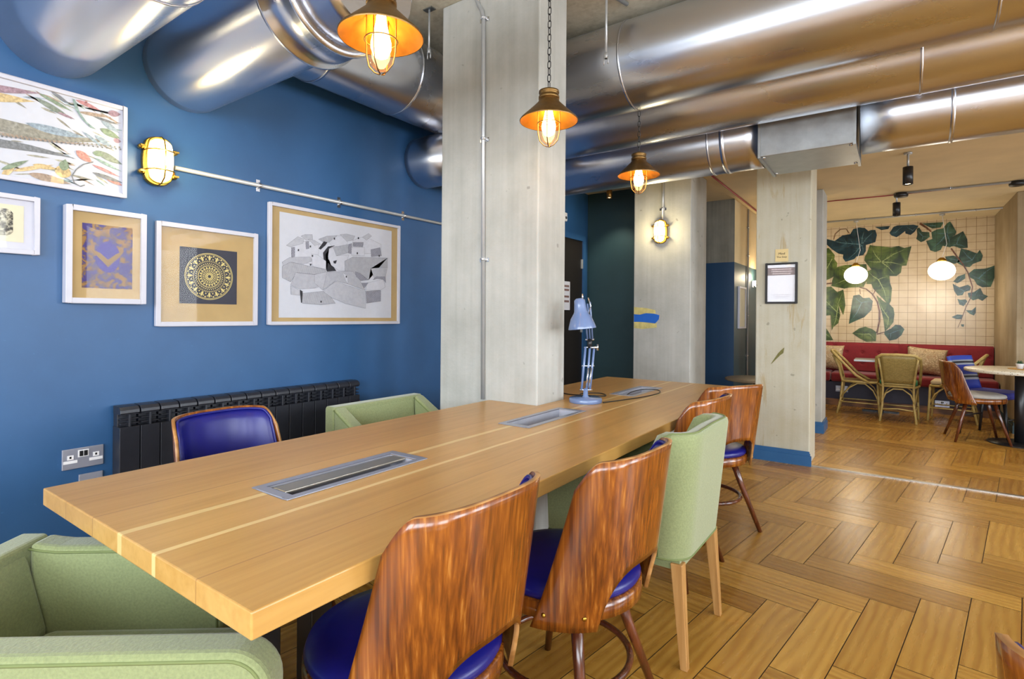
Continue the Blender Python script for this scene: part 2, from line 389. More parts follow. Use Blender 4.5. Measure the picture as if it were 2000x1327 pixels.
# ================================================================== structure
# floor: herringbone planks turned a little off the walls
def build_floor():
    W, L = .1605, .63; e2 = math.radians(81.8); E2 = Vector((math.cos(e2), math.sin(e2))); E1 = Vector((E2.y, -E2.x))
    # anchor: end of a seam line at local (W, W+L)
    O = Vector((.107, 4.095))-E1*W-E2*(W+L)
    mb = MB(); bm = mb.bm; uvl = bm.loops.layers.uv.new('UVMap'); tl = bm.faces.layers.float.new('tone')
    g = .0016
    def plank(x0, x1, y0, y1, along_x):
        c = O+E1*(x0+x1)/2+E2*(y0+y1)/2
        if not (XL-.6 < c.x < XR+.6 and YB-.6 < c.y < YF+.6): return
        cs = [(x0+g, y0+g), (x1-g, y0+g), (x1-g, y1-g), (x0+g, y1-g)]
        vs_ = [bm.verts.new((*(O+E1*x+E2*y), 0)) for x, y in cs]
        f = bm.faces.new(vs_); f.material_index = 0
        ou, ov = random.random()*40, random.random()*40
        for lp, (x, y) in zip(f.loops, cs):
            lp[uvl].uv = ((x-x0 if along_x else y-y0)+ou, (y-y0 if along_x else x-x0)+ov)
        f[tl] = min(1, max(0, random.gauss(.5, .27)))
    for i in range(-60, 60):
        for j in range(-14, 15):
            ox, oy = i*W+j*L, i*W-j*L
            plank(ox, ox+W, oy, oy+L, False); plank(ox+W, ox+W+L, oy, oy+W, True)
    for co, no in (((XL, 0, 0), (-1, 0, 0)), ((XR, 0, 0), (1, 0, 0)), ((0, YB, 0), (0, -1, 0)), ((0, YF, 0), (0, 1, 0))):
        bmesh.ops.bisect_plane(bm, geom=bm.verts[:]+bm.edges[:]+bm.faces[:], plane_co=co, plane_no=no, clear_outer=True)
    for f in bm.faces:
        if f.normal.z < 0: f.normal_flip()
    mb.box(XL, XR, YB, YF, -.12, -.0015, 1)
    o = mb.build('floor', ['floor', 'floor_gap'], recalc=False)
    o['kind'] = 'structure'; return o
build_floor()
def wall_holes(name, axis, pos, a0, a1, z0, z1, holes, th, mat):
    """wall in plane axis=pos; holes = list of (a,b,z0,z1)"""
    mb = MB(); A = sorted({a0, a1}|{h[0] for h in holes}|{h[1] for h in holes}); Z = sorted({z0, z1}|{h[2] for h in holes}|{h[3] for h in holes})
    for i in range(len(A)-1):
        for j in range(len(Z)-1):
            ca, cz = (A[i]+A[i+1])/2, (Z[j]+Z[j+1])/2
            if any(h[0] < ca < h[1] and h[2] < cz < h[3] for h in holes): continue
            if axis == 'X': mb.box(min(pos, pos+th), max(pos, pos+th), A[i], A[i+1], Z[j], Z[j+1])
            else: mb.box(A[i], A[i+1], min(pos, pos+th), max(pos, pos+th), Z[j], Z[j+1])
    bmesh.ops.remove_doubles(mb.bm, verts=mb.bm.verts, dist=1e-5)
    return struct(name, mb, mat)
m = MB(); m.box(XL-.15, XL, YB-.15, 6.6, -.12, ZC+.2); struct('wall_left', m, 'blue_wall')
m = MB(); m.box(XL, -2.112, 5.49, 5.62, 0, ZC2); struct('wall_alcove', m, 'teal_wall')
wall_holes('wall_back', 'Y', YB, XL, XR, 0, ZC, [(a, b, WZ0, WZ1) for a, b in WIN_BACK], -.15, 'concrete')
wall_holes('wall_right', 'X', XR, YB-.15, YF+.15, -.12, ZC+.2, [(a, b, WZ0, WZ1 if b < 5 else 2.4) for a, b in WIN_RIGHT], .15, 'cream_plaster')
m = MB(); m.box(-1.53, XR, YF, YF+.15, 0, ZC2); struct('wall_front', m, 'tile')
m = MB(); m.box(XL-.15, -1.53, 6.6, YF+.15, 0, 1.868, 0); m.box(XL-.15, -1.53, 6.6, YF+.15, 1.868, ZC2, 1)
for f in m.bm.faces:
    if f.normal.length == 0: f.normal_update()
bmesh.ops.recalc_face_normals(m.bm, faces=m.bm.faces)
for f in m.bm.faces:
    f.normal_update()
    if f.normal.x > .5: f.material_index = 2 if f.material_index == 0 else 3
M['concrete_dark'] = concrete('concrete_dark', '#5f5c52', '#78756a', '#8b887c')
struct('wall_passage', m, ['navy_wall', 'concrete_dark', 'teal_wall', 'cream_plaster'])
m = MB(); m.box(XL-.15, XR+.15, YB-.15, 4.62, ZC, ZC+.2); m.box(XL-.15, XR+.15, 4.62, 4.72, ZC2, ZC+.2)
struct('ceiling', m, 'concrete_ceiling')
m = MB(); m.box(XL-.15, XR+.15, 4.72, YF+.15, ZC2, ZC2+.2)
struct('ceiling_rear', m, 'cream_ceiling')
# windows behind the camera and on the right
def window(n_, axis, a, b, z0, z1):
    root = bpy.data.objects.new('window_%d' % n_, None); C.objects.link(root); root['kind'] = 'structure'
    fr = MB(); gl = MB()
    def bx(mb, a0, a1, zz0, zz1, d0, d1):
        if axis == 'X': mb.box(XR+d0, XR+d1, a0, a1, zz0, zz1)
        else: mb.box(a0, a1, YB-d1, YB-d0, zz0, zz1)
    w_ = .06
    for s_ in ((a, a+w_, z0, z1), (b-w_, b, z0, z1), (a+w_, b-w_, z0, z0+w_), (a+w_, b-w_, z1-w_, z1), ((a+b)/2-.025, (a+b)/2+.025, z0+w_, z1-w_)):
        bx(fr, *s_, .05, .1)
    bx(gl, a+w_, b-w_, z0+w_, z1-w_, .07, .076)
    o = fr.build('window_frame', 'black_metal', root); g_ = gl.build('window_glass', 'clear_glass', root)
k = 1
for a, b in WIN_BACK: window(k, 'Y', a, b, WZ0, WZ1); k += 1
for a, b in WIN_RIGHT: window(k, 'X', a, b, WZ0, WZ1 if b < 5 else 2.4); k += 1
# door in the left wall
d = bpy.data.objects.new('door_1', None); C.objects.link(d); d['kind'] = 'structure'
m = MB(); m.box(XL, XL+.02, 4.50, 5.33, 0, 2.05); m.build('door_leaf', 'door_dark', d)
m = MB(); m.box(XL, XL+.035, 5.33, 5.39, 0, 2.11); m.box(XL, XL+.035, 4.44, 4.50, 0, 2.11); m.box(XL, XL+.035, 4.50, 5.33, 2.05, 2.11); m.build('door_frame', 'blue_wall', d)
m = MB()
for z in (.3, 1.05, 1.75): m.box(XL+.02, XL+.03, 5.30, 5.345, z, z+.1)
m.build('door_hinges', 'steel', d)
m = MB(); m.tube([(XL+.02, 4.58, 1.02), (XL+.07, 4.58, 1.02), (XL+.07, 4.69, 1.02)], .01); m.build('door_handle', 'steel', d)
# baseboards
def base(name, x0, x1, y0, y1, mat='skirting'):
    mb = MB(); mb.box(x0, x1, y0, y1, 0, .085); e = .008
    mb.box(x0+e, x1-e, y0+e, y1-e, .085, .105); mb.box(x0+e*1.7, x1-e*1.7, y0+e*1.7, y1-e*1.7, .105, .12)
    return struct(name, mb, mat)
base('baseboard_left', XL, XL+.022, YB, 4.44)
# columns
def column(label, x0, x1, y0, y1, z1, mat, z0=0):
    mb = MB(); mb.box(x0, x1, y0, y1, z0, z1)
    o = mb.build('concrete_column', mat, bevel=.008); return tag(o, label, 'column', 'square concrete columns')
column('big pale concrete column rising through the back edge of the long table', -2.235, -1.543, 2.412, 2.70, ZC, 'concrete')
column('concrete column with a dab of blue paint beyond the far end of the table', -2.112, -1.553, 5.05, 5.545, ZC2, 'concrete')
column('stained concrete column carrying the black framed poster', -1.0, -.578, 5.085, 5.45, ZC2, 'concrete_worn')
column('plain concrete column standing just behind the poster column', -.99, -.64, 6.62, 7.0, ZC2, 'concrete')
column('brown concrete pier at right end of the red banquette', 1.05, 1.7, 7.88, 9.49, ZC2, 'concrete_brown')
base('baseboard_column', -1.015, -.563, 5.062, 5.083)
base('baseboard_rear_column', -1.0, -.618, 6.595, 6.618); base('baseboard_rear_column_side', -.638, -.618, 6.62, 7.0)
base('baseboard_pier', 1.025, 1.048, 7.86, 9.2, 'teal_wall'); base('baseboard_pier_face', 1.05, 1.7, 7.855, 7.878, 'teal_wall')
base('baseboard_passage', -1.528, -1.508, 6.6, 9.4)
m = MB(); m.box(-1.55, XR, 5.085-.02, 5.085+.02, 0, .006)
m2 = MB(); m2.box(-.575, XR, 5.072, 5.108, 0, .007); m2.box(-1.55, -1.016, 5.072, 5.108, 0, .007); m.bm.free()
struct('trim_1', m2, 'threshold')
root = thing('paint_scuff', 'diagonal green brown scuff low on the stained poster column', 'paint mark', (-.86, 5.085, .93))
m = MB(); O_ = Vector((-.86, 5.085, .93)); M['scuff'] = plain('scuff_brown', '#6f6a35', .7, 0, .3, 60)
m.prism([at(px_, py_, Y=5.085)+Vector((0, -.0005, 0))-O_ for px_, py_ in ((1505, 712), (1513, 700), (1520, 690), (1527, 683), (1532, 679), (1530, 690), (1524, 694), (1516, 702), (1508, 710))], (0, -.001, 0)); m.build('scuff_mark', 'scuff', root)
# paint dabs on column 2
root = thing('paint_mark', 'dab of blue paint over yellow on the column at the table end', 'paint mark', (-1.98, 5.05, 1.24))
m = MB(); P = [(1238, 610), (1262, 612), (1290, 611), (1287, 622), (1278, 632), (1255, 631), (1238, 630)]
def on(pts, Y, off): return [at(px, py, Y=Y)+Vector((0, off, 0))-Vector((-1.98, 5.05, 1.24)) for px, py in pts]
m.prism(on([(1238.5, 600), (1262, 602), (1280, 606), (1283, 640), (1255, 643), (1238.5, 641)], 5.05, -.0005), (0, -.001, 0)); m.build('yellow_paint', 'yellow_mark', root)
m = MB(); m.prism(on([(1238.5, 614), (1250, 615), (1262, 612), (1278, 613), (1288, 616), (1287, 624), (1280, 632), (1262, 630), (1250, 629), (1238.5, 629)], 5.05, -.002), (0, -.0015, 0)); m.build('blue_paint', 'blue_paint_mark', root)

# ================================================================== ivy mural
def mural():
    root = thing('ivy_mural', 'painted mural of trailing ivy leaves across the cream tiled wall', 'mural', (0, 9.49, 1.7))
    O = Vector((0, 9.49, 1.7))
    A = lambda x, y: (1600+x/5.105, 420+y/5.105); B = lambda x, y: (1760+x/4.915, 410+y/4.915)
    xlo, xhi = -.97, 1.05
    def leaf(fn, pts, mat, lay):
        mb = MB(); q = []
        for p in pts:
            v = at(*fn(*p), Y=9.49); v.z = min(v.z, 2.597); q.append(Vector((v.x, 9.4985-.001*lay, v.z))-O)
        f = mb.poly(q); bmesh.ops.triangulate(mb.bm, faces=[f]); lf = mb.build('painted_leaf', mat, root, solid=.0008, sol_off=0)
        cen = sum(q, Vector())/len(q); n_ = len(q); D_ = [(v-cen).length for v in q]; mx = max(D_); vb = MB()
        base_ = q[D_.index(mx)]; cb = cen+(cen-base_)*.25
        for i in range(n_):
            if D_[i] > .45*mx and D_[i] >= D_[i-1] and D_[i] >= D_[(i+1) % n_]:
                tip = cb+(q[i]-cb)*.88; d = (tip-cb); L_ = d.length; d.normalize(); nn = Vector((-d.z, 0, d.x)); o_ = Vector((0, -.0009, 0)); w_ = min(.007, L_*.035)
                md = cb+(tip-cb)*.5+nn*L_*.05
                vb.poly([cb-nn*w_+o_, md-nn*w_*.6+o_, tip+o_, md+nn*w_*.6+o_, cb+nn*w_+o_])
                for t_ in (.35, .6):
                    p0 = cb+(md-cb)*t_*1.2
                    for sg in (-1, 1):
                        p1 = p0+d*L_*.14+nn*sg*L_*.15; vb.poly([p0-d*w_*.35+o_, p1+o_, p0+d*w_*.35+o_])
        vb.build('painted_veins', 'vein_green' if mat == 'leaf_green' else 'vein_teal', lf, recalc=False)
        # midrib
    def stem(fn, pts, ws, lay):
        mb = MB(); q = [at(*fn(*p), Y=9.49) for p in pts]; q = [Vector((v.x, 9.4985-.001*lay, min(v.z, 2.597)))-O for v in q]
        L_, R_ = [], []
        for i, p in enumerate(q):
            t = (q[min(i+1, len(q)-1)]-q[max(i-1, 0)]).normalized(); nn = Vector((-t.z, 0, t.x))*(ws[0]+(ws[1]-ws[0])*i/(len(q)-1))*.5*.0013/5
            L_.append(p+nn*5); R_.append(p-nn*5)
        for i in range(len(q)-1): mb.poly([L_[i], L_[i+1], R_[i+1], R_[i]])
        mb.build('painted_stem', 'stem_paint', root, solid=.0006)
    G, T, D = 'leaf_green', 'leaf_teal', 'leaf_dark'
    leaf(A, [(-20, 220), (90, 245), (150, 262), (230, 205), (310, 190), (340, 140), (400, 125), (455, 130), (490, 160), (520, 150), (560, 150), (575, 200), (560, 270), (500, 290), (465, 300), (465, 360), (440, 400), (370, 415), (350, 440), (262, 468), (235, 430), (240, 395), (190, 385), (130, 345), (80, 300)], T, 1)
    leaf(A, [(-30, 350), (35, 340), (95, 330), (130, 370), (155, 400), (150, 440), (180, 480), (165, 540), (170, 600), (100, 640), (35, 665), (-30, 670)], G, 2)
    leaf(A, [(180, 520), (260, 500), (380, 495), (470, 490), (480, 560), (480, 650), (440, 720), (300, 725), (250, 735), (120, 710), (130, 650), (160, 600)], G, 3)
    leaf(A, [(480, 560), (520, 545), (600, 530), (650, 590), (700, 610), (700, 660), (725, 730), (715, 860), (690, 900), (640, 840), (590, 790), (540, 740), (520, 690), (470, 690)], G, 2)
    leaf(A, [(505, 300), (560, 310), (640, 315), (720, 325), (790, 310), (850, 330), (920, 312), (880, 410), (870, 505), (800, 510), (815, 575), (770, 610), (700, 610), (650, 590), (560, 540), (520, 545), (450, 455), (455, 415), (485, 370)], G, 4)
    leaf(A, [(-30, 720), (35, 720), (120, 715), (180, 770), (240, 745), (250, 800), (262, 900), (240, 1000), (195, 900), (210, 1000), (190, 1080), (140, 1120), (125, 1155), (118, 1060), (115, 1000), (65, 1005), (40, 950), (-30, 900)], G, 4)
    leaf(A, [(340, 805), (400, 795), (440, 830), (500, 825), (535, 860), (520, 950), (450, 1020), (380, 1050), (295, 1088), (340, 1030), (345, 960), (330, 910), (345, 890), (330, 850)], D, 3)
    leaf(A, [(570, 800), (640, 860), (700, 890), (740, 930), (750, 990), (740, 1070), (700, 1120), (655, 1165), (660, 1100), (640, 1040), (620, 960), (600, 880)], G, 3)
    leaf(A, [(650, 1165), (720, 1130), (760, 1095), (810, 1100), (850, 1140), (820, 1200), (770, 1240), (700, 1255), (680, 1220), (650, 1190)], D, 4)
    leaf(A, [(330, 1180), (400, 1130), (460, 1115), (530, 1140), (570, 1170), (565, 1260), (470, 1265), (400, 1230)], G, 3)
    leaf(A, [(-20, 1040), (40, 1090), (90, 1160), (140, 1250), (-20, 1255)], G, 3)
    leaf(A, [(555, 120), (705, 110), (690, 140), (620, 150)], T, 2)
    leaf(A, [(700, 180), (740, 120), (780, 104), (850, 102), (870, 150), (800, 205), (770, 222), (720, 205)], T, 2)
    leaf(A, [(850, 102), (940, 97), (990, 110), (950, 170), (910, 200), (860, 185)], T, 3)
    for pts in ([(150, 180), (175, 170), (200, 210), (270, 215), (275, 260), (220, 300), (190, 310), (145, 280), (155, 240)],
                [(440, 280), (530, 240), (595, 205), (635, 280), (640, 365), (570, 370), (510, 350), (440, 355)],
                [(575, 370), (650, 390), (730, 420), (755, 385), (785, 440), (770, 490), (690, 520), (660, 550), (600, 545), (540, 510), (590, 480), (600, 430)],
                [(420, 450), (500, 440), (560, 460), (580, 490), (510, 520), (440, 490)],
                [(650, 610), (700, 570), (800, 565), (860, 550), (915, 525), (910, 620), (860, 740), (780, 745), (730, 720), (700, 670), (660, 650)],
                [(545, 640), (615, 615), (615, 660), (570, 690), (540, 705), (500, 690)],
                [(495, 710), (560, 745), (640, 720), (670, 740), (660, 775), (600, 790), (590, 820), (540, 825), (510, 780)],
                [(640, 800), (700, 790), (760, 750), (790, 810), (835, 830), (780, 875), (740, 855), (690, 870), (650, 840)],
                [(540, 855), (570, 865), (620, 860), (635, 880), (600, 925), (560, 910)],
                [(620, 965), (680, 965), (720, 930), (715, 990), (700, 1015), (660, 1000)],
                [(485, 1030), (540, 1005), (590, 1010), (580, 1050), (530, 1050)],
                [(575, 1100), (605, 1100), (600, 1125), (580, 1120)]): leaf(B, pts, D, 3)
    leaf(B, [(200, 130), (410, 118), (380, 170), (300, 180), (240, 150)], D, 2)
    leaf(B, [(290, 215), (340, 190), (400, 180), (440, 130), (470, 112), (490, 140), (500, 200), (530, 210), (520, 240), (470, 270), (500, 340), (470, 360), (400, 345), (380, 385), (330, 405), (280, 390), (240, 300), (300, 280)], D, 4)
    stem(A, [(400, 720), (470, 740), (530, 790), (580, 870), (600, 960), (600, 1060), (575, 1180)], (12, 16), 5)
    stem(A, [(575, 1190), (650, 1170)], (12, 8), 5); stem(A, [(540, 790), (565, 740)], (8, 8), 5); stem(A, [(-20, 700), (40, 690), (130, 680)], (16, 14), 5)
    stem(A, [(145, 245), (160, 190), (210, 145), (270, 140), (300, 185)], (7, 7), 5); stem(A, [(410, 790), (405, 740)], (7, 7), 5)
    stem(B, [(180, 130), (240, 170), (290, 210)], (22, 14), 5)
    stem(B, [(480, 370), (530, 440), (590, 520), (640, 600), (665, 680), (685, 740), (670, 840), (620, 940), (580, 1050), (545, 1130)], (14, 4), 5)
mural()
# ================================================================== ducts
def ring_band(name, parent, c, axis, r, w_, mat='duct', off=.004):
    mb = MB(); mt = RY(PI/2) if axis == 'X' else RX(-PI/2)
    mb.lathe([(r+.0005, -w_/2), (r+off, -w_/2), (r+off, w_/2), (r+.0005, w_/2)], c, 48, mat=mt, closed=True)
    return mb.build(name, mat, parent)
def xduct(label, y, z, r, x0, x1, seams, mat='duct'):
    root = thing('ventilation_duct', label, 'duct', (x0, y, z))
    mb = MB(); N = 24
    pts = [(x0+(x1-x0)*i/N-x0, 0, 0) for i in range(N+1)]
    mb.tube(pts, r, 64); mb.build('duct_pipe', mat, root)
    for sx in seams: ring_band('seam', root, (sx-x0, 0, 0), 'X', r, .012, mat)
    return root
L1 = xduct('nearest steel duct crossing at the top left corner', .73, 2.39, .19, XL, XR, [-1.9, -.8])
L2 = xduct('short steel duct running out of the blue wall, second from the left corner', 1.25, 2.41, .196, XL, -1.5, [])
mb = MB(); mb.lathe([(.199, -.09), (.232, -.09), (.232, -.075), (.222, -.07), (.222, .07), (.232, .075), (.232, .09), (.199, .09)], (-1.76-XL, 0, 0), 64, mat=RY(PI/2), closed=True)
mb.build('flange_collar', 'duct', L2)
# duct along the wall, turning behind the column and running right
root = thing('ventilation_duct', 'largest steel duct along the blue wall that turns right behind the column', 'duct', (-2.58, 1.3, 2.735))
path = [(-2.58, 1.50+i*.11, 2.735) for i in range(13)]
n0 = 10; cx_, cy_ = -2.28, 2.86
path = [(-2.58, 1.47+(2.86-1.47)*i/12, 2.735) for i in range(13)]+[(-2.24-.34*math.cos(t*PI/2/n0), 2.86+.34*math.sin(t*PI/2/n0), 2.735+.053*t/n0) for t in range(1, n0+1)]+[(-2.2+(XR+2.2)*i/24, 3.2, 2.788) for i in range(1, 25)]
rr = [.245]*13+[.245+.019*t/n0 for t in range(1, n0+1)]+[.264]*24
mb = MB(); mb.tube([Vector(p)-Vector((-2.58, 1.3, 2.735)) for p in path], rr, 64); mb.build('duct_pipe', 'duct', root)
for yy in (1.78, 2.36): ring_band('seam', root, (0, yy-1.3, 0), 'Y', .245, .012, 'duct_y')
for xx_ in (-1.34, .35, 2.0): ring_band('seam', root, (xx_+2.58, 1.9, .053), 'X', .264, .012)
mb = MB(); mb.torus((0, .235, -.02), .2, .012, 48, 8, RX(-PI/2)@RY(0)); mb.build('joint_flange', 'duct', root)
D2 = thing('ventilation_duct', 'middle steel duct below the largest one, leaving the blue wall beside the column', 'duct', (XL, 2.87, 2.335))
P_ = [(XL+.02*0+i*.05, 2.87, 2.335) for i in range(5)]
P_ += [(-2.66+.40*t/12, 2.87+.83*(3*(t/12)**2-2*(t/12)**3), 2.335+.357*max(0, (t-6)/6)**1.0) for t in range(1, 13)]
P_ += [(-2.15+(XR+2.15)*i/20, 3.72, 2.692) for i in range(0, 21)]
mb = MB(); mb.tube([Vector(p)-Vector((XL, 2.87, 2.335)) for p in P_], [.18]*5+[.18+.045*t/12 for t in range(1, 13)]+[.225]*21, 64); mb.build('duct_pipe', 'duct', D2)
for xx_ in (.1, 1.9): ring_band('seam', D2, (xx_-XL, .85, .357), 'X', .225, .012)
D3 = xduct('furthest steel duct left of the square plenum box', 4.2, 2.518, .22, XL, -.78, [-1.12])
ring_band('clamp_ring', D3, (-1.02-XL, 0, 0), 'X', .22, .03)
D3b = xduct('steel duct leaving the right side of the plenum box', 4.2, 2.518, .22, -.19, XR, [1.6])
ring_band('clamp_ring', D3b, (.26+.19, 0, 0), 'X', .22, .02)
root = thing('plenum_box', 'galvanised square plenum box between the two furthest ducts', 'duct box', (-.485, 4.2, 2.30))
mb = MB(); mb.box(-.268, .268, -.28, .28, 0, .5); mb.build('box_body', 'galv', root, bevel=.006)
for x in (-.278, .262):
    mb = MB()
    for (a, b, c_, d_) in ((-.295, -.27, -.012, .51), (.27, .295, -.012, .51), (-.27, .27, -.012, .012), (-.27, .27, .488, .51)): mb.box(x, x+.016, a, b, c_, d_)
    mb.build('box_flange', 'galv', root)
for x in (-.25, .25):
    for y in (-.24, .24): mb = MB(); mb.lathe([(0, -.006), (.012, -.004), (.012, 0)], (x, y, 0), 12); mb.build('box_bolt', 'chrome', root)
# threaded hanger rods
def rod(label, x, y, z0, z1, foot=True):
    root = thing('hanger_rod', label, 'rod', (x, y, z0))
    mb = MB(); mb.tube([(0, 0, 0), (0, 0, z1-z0)], .006, 10); mb.build('rod', 'steel', root)
    mb = MB(); mb.box(-.035, .035, -.02, .02, z1-z0-.006, z1-z0); mb.build('ceiling_plate', 'galv', root)
    mb = MB(); mb.tube([(-.012, 0, -.03), (-.012, 0, .01), (.012, 0, .01), (.012, 0, -.03)], .004, 8); mb.tube([(0, 0, 0), (0, 0, .03)], .011, 6); mb.build('clamp', 'steel', root)
rod('threaded rod hanging a duct beside the left edge of the big column', -2.31, 2.375, 2.80, ZC)
rod('threaded rod ending free in front of the ducts right of the big column', -1.26, 2.62, 2.585, ZC)
rod('threaded rod above the collar of the second duct', -1.95, 1.5, 2.66, ZC)
# ceiling conduits
def conduit(label, pts, r=.011, clips=(), mat='steel', clipdir='wall', name='metal_conduit', cat='conduit'):
    root = thing(name, label, cat, pts[0]); o = Vector(pts[0])
    mb = MB(); mb.tube([Vector(p)-o for p in pts], r, 14); mb.build('pipe', mat, root)
    for c, ax in clips:
        mb = MB(); c = Vector(c)-o
        if ax == 'Y':    # conduit along Y on left wall
            mb.box(c.x-.012, c.x-.008, c.y-.011, c.y+.011, c.z-.032, c.z+.032); mb.torus(c, r+.003, .0035, 20, 6, RX(PI/2)); mb.torus(c+Vector((0, .006, 0)), r+.003, .0035, 20, 6, RX(PI/2))
        elif ax == 'Z':   # vertical on a -Y face
            mb.box(c.x-.032, c.x+.032, c.y+.008, c.y+.012, c.z-.011, c.z+.011); mb.torus(c, r+.003, .004, 20, 6); mb.torus(c+Vector((0, 0, .007)), r+.003, .004, 20, 6)
        elif ax == 'ZX':
            mb.box(c.x-.012, c.x-.008, c.y-.03, c.y+.03, c.z-.011, c.z+.011); mb.torus(c, r+.003, .004, 20, 6)
        elif ax == 'XC':
            mb.box(c.x-.011, c.x+.011, c.y-.03, c.y+.03, c.z+.008, c.z+.012); mb.torus(c, r+.003, .0035, 20, 6, RY(PI/2))
        mb.build('saddle_clip', 'chrome', root)
    return root
cw = XL+.0125
conduit('horizontal metal conduit on the blue wall running from the wall light', [(cw, 1.19, 1.922), (cw, 4.40, 1.922)], .0105, [((cw, 1.612, 1.922), 'Y'), ((cw, 2.138, 1.922), 'Y'), ((cw, 2.677, 1.922), 'Y'), ((cw, 4.1, 1.922), 'Y')])
cyy = 2.412-.0125
conduit('vertical metal conduit on the front of the big column', [(-1.896, cyy, .752), (-1.912, cyy, 2.9), (-1.925, cyy, 2.95), (-1.95, cyy, 2.99), (-1.965, cyy, 3.03), (-1.967, cyy, ZC)], .0115,
        [((-1.9005, cyy, 1.536), 'Z'), ((-1.9055, cyy, 2.215), 'Z'), ((-1.911, cyy, 2.896), 'Z')])
conduit('vertical metal conduit dropping to the light on the far column', [(-1.82, 5.0375, 2.15), (-1.82, 5.0375, ZC2)], .011, [((-1.82, 5.0375, 2.25), 'Z')])
conduit('thin vertical conduit on the passage wall beside the narrow picture', [(-1.5175, 7.24, .5), (-1.5175, 7.24, ZC2-.02)], .010, [((-1.5175, 7.24, z), 'ZX') for z in (.75, 1.25, 2.0, 2.35)])
conduit('metal conduit across the ceiling in front of the mural, carrying the globe lamps', [(-1.5, 8.84, ZC2-.0125), (XR-.02, 8.84, ZC2-.0125)], .011, [((x, 8.84, ZC2-.0125), 'XC') for x in (-.9, -.35, .2, .8, 1.3)])
conduit('metal conduit beside the red cable on the rear ceiling', [(-.02, 7.24, ZC2-.0125), (XR-.02, 7.24, ZC2-.0125)], .011, [((x, 7.24, ZC2-.0125), 'XC') for x in (.45, 1.2)])
conduit('grey conduit crossing the front ceiling above the largest duct', [(-1.5, 2.2, ZC-.0135), (-1.3, 2.98, ZC-.0135)], .012)
tag(conduit('red cable run straight across the rear ceiling', [(-.97, 7.30, ZC2-.008), (-.1, 7.30, ZC2-.012), (.6, 7.30, ZC2-.008), (XR-.02, 7.30, ZC2-.01)], .006, mat='red_cable', name='red_cable', cat='cable'), 'red cable run straight across the rear ceiling', 'cable')
tag(conduit('', [(-1.45, 4.75, ZC2-.01), (-1.46, 5.8, ZC2-.012), (-1.47, 8.7, ZC2-.01)], .009, mat='red_cable', name='red_cable', cat='cable'), 'red cable along the ceiling corner of the passage', 'cable')
for (x, y, lb) in ((.034, 7.27, 'round black ceiling box above the nearer black spotlight'), (.97, 7.27, 'round black ceiling box at the right edge of the photo')):
    mb = MB(); mb.lathe([(0, 0), (.06, 0), (.065, .012), (.065, .042), (0, .042)], (0, 0, 0), 28); o = mb.build('junction_box', 'black_plastic', loc=(x, y, ZC2-.048)); tag(o, lb, 'junction box')
root = thing('smoke_detector', 'white round smoke detector on the ceiling behind the nearest pendant', 'smoke detector', (-2.37, 2.2, ZC-.04))
mb = MB(); mb.lathe([(0, 0), (.03, 0), (.045, .012), (.055, .02), (.055, .04), (0, .04)], seg=28); mb.build('body', 'white_plastic', root)
mb = MB(); mb.torus((0, 0, .03), .058, .006, 28, 6); mb.build('rim', 'white_plastic', root)
# ================================================================== pendant lamps
def pendant(label, x, y, zrim, ztop, grp):
    root = thing('pendant_lamp', label, 'pendant lamp', (x, y, zrim), 0, grp)
    # shade: outer shell and lining
    mb = MB(); mb.lathe([(.130, 0), (.132, .004), (.128, .010), (.085, .050), (.052, .082), (.042, .100), (.040, .108)], seg=48); mb.build('lamp_shade', 'bronze', root)
    mb = MB(); mb.lathe([(.129, .001), (.125, .006), (.082, .046), (.049, .078), (.03, .096)], seg=48); mb.build('shade_lining', 'copper_in', root)
    mb = MB(); mb.lathe([(.030, .100), (.047, .100), (.047, .112), (.043, .114), (.043, .124), (.046, .126), (.046, .136), (.02, .140), (.012, .15), (0, .15)], seg=32); mb.build('gallery_cap', 'bronze', root)
    mb = MB(); mb.lathe([(.028, .09), (.044, .06), (.045, 0), (.044, -.05), (.036, -.082), (.018, -.1), (0, -.105)], seg=32); mb.build('glass_jar', 'amber_glass', root)
    mb = MB(); mb.lathe([(.014, .085), (.016, .05), (.022, .02), (.031, -.015), (.031, -.035), (.022, -.058), (0, -.07)], seg=24); mb.build('bulb', 'bulb', root)
    mb = MB(); mb.lathe([(0, .10), (.018, .10), (.018, .065), (.0, .065)], seg=20); mb.build('socket', 'black_metal', root)
    mb = MB()
    for k in range(4):
        a = k*PI/2+.4; mb.tube([(math.cos(a)*r_, math.sin(a)*r_, z) for r_, z in ((.05, .08), (.050, .0), (.049, -.05), (.041, -.086), (.022, -.107), (.004, -.115))], .0022, 6)
    mb.torus((0, 0, -.01), .0505, .0022, 32, 6); mb.build('wire_cage', 'bronze', root)
    mb = MB(); z = .150; i = 0; n_ = max(1, int((ztop-zrim-.150)/.030))
    st_ = (ztop-zrim-.150)/n_
    for i in range(n_):
        zc = z+st_*(i+.5); a = 0 if i % 2 else PI/2; h = st_*.5+.0025; w_ = .0075
        pts = [(w_, -h+w_), (w_, h-w_), (w_*.6, h-w_*.3), (0, h), (-w_*.6, h-w_*.3), (-w_, h-w_), (-w_, -h+w_), (-w_*.6, -h+w_*.3), (0, -h), (w_*.6, -h+w_*.3)]
        mb.tube([(math.cos(a)*p+0, math.sin(a)*p, zc+q) for p, q in pts], .0019, 6, True)
    mb.build('chain', 'black_metal', root)
    l = light('pendant_light', 'POINT', (x, y, zrim-.09), 9, (1, .72, .38), size=.03)
    l.location = (0, 0, -.03); l.parent = root; l.data.energy = 7
    return root
g_ = 'pendant lamps in a line over the long table'
pendant('nearest bronze cage pendant lamp, largest at the top of the photo', -1.315, 1.14, 2.085, ZC, g_)
pendant('bronze cage pendant lamp in front of the big concrete column', -1.285, 2.09, 2.10, ZC, g_)
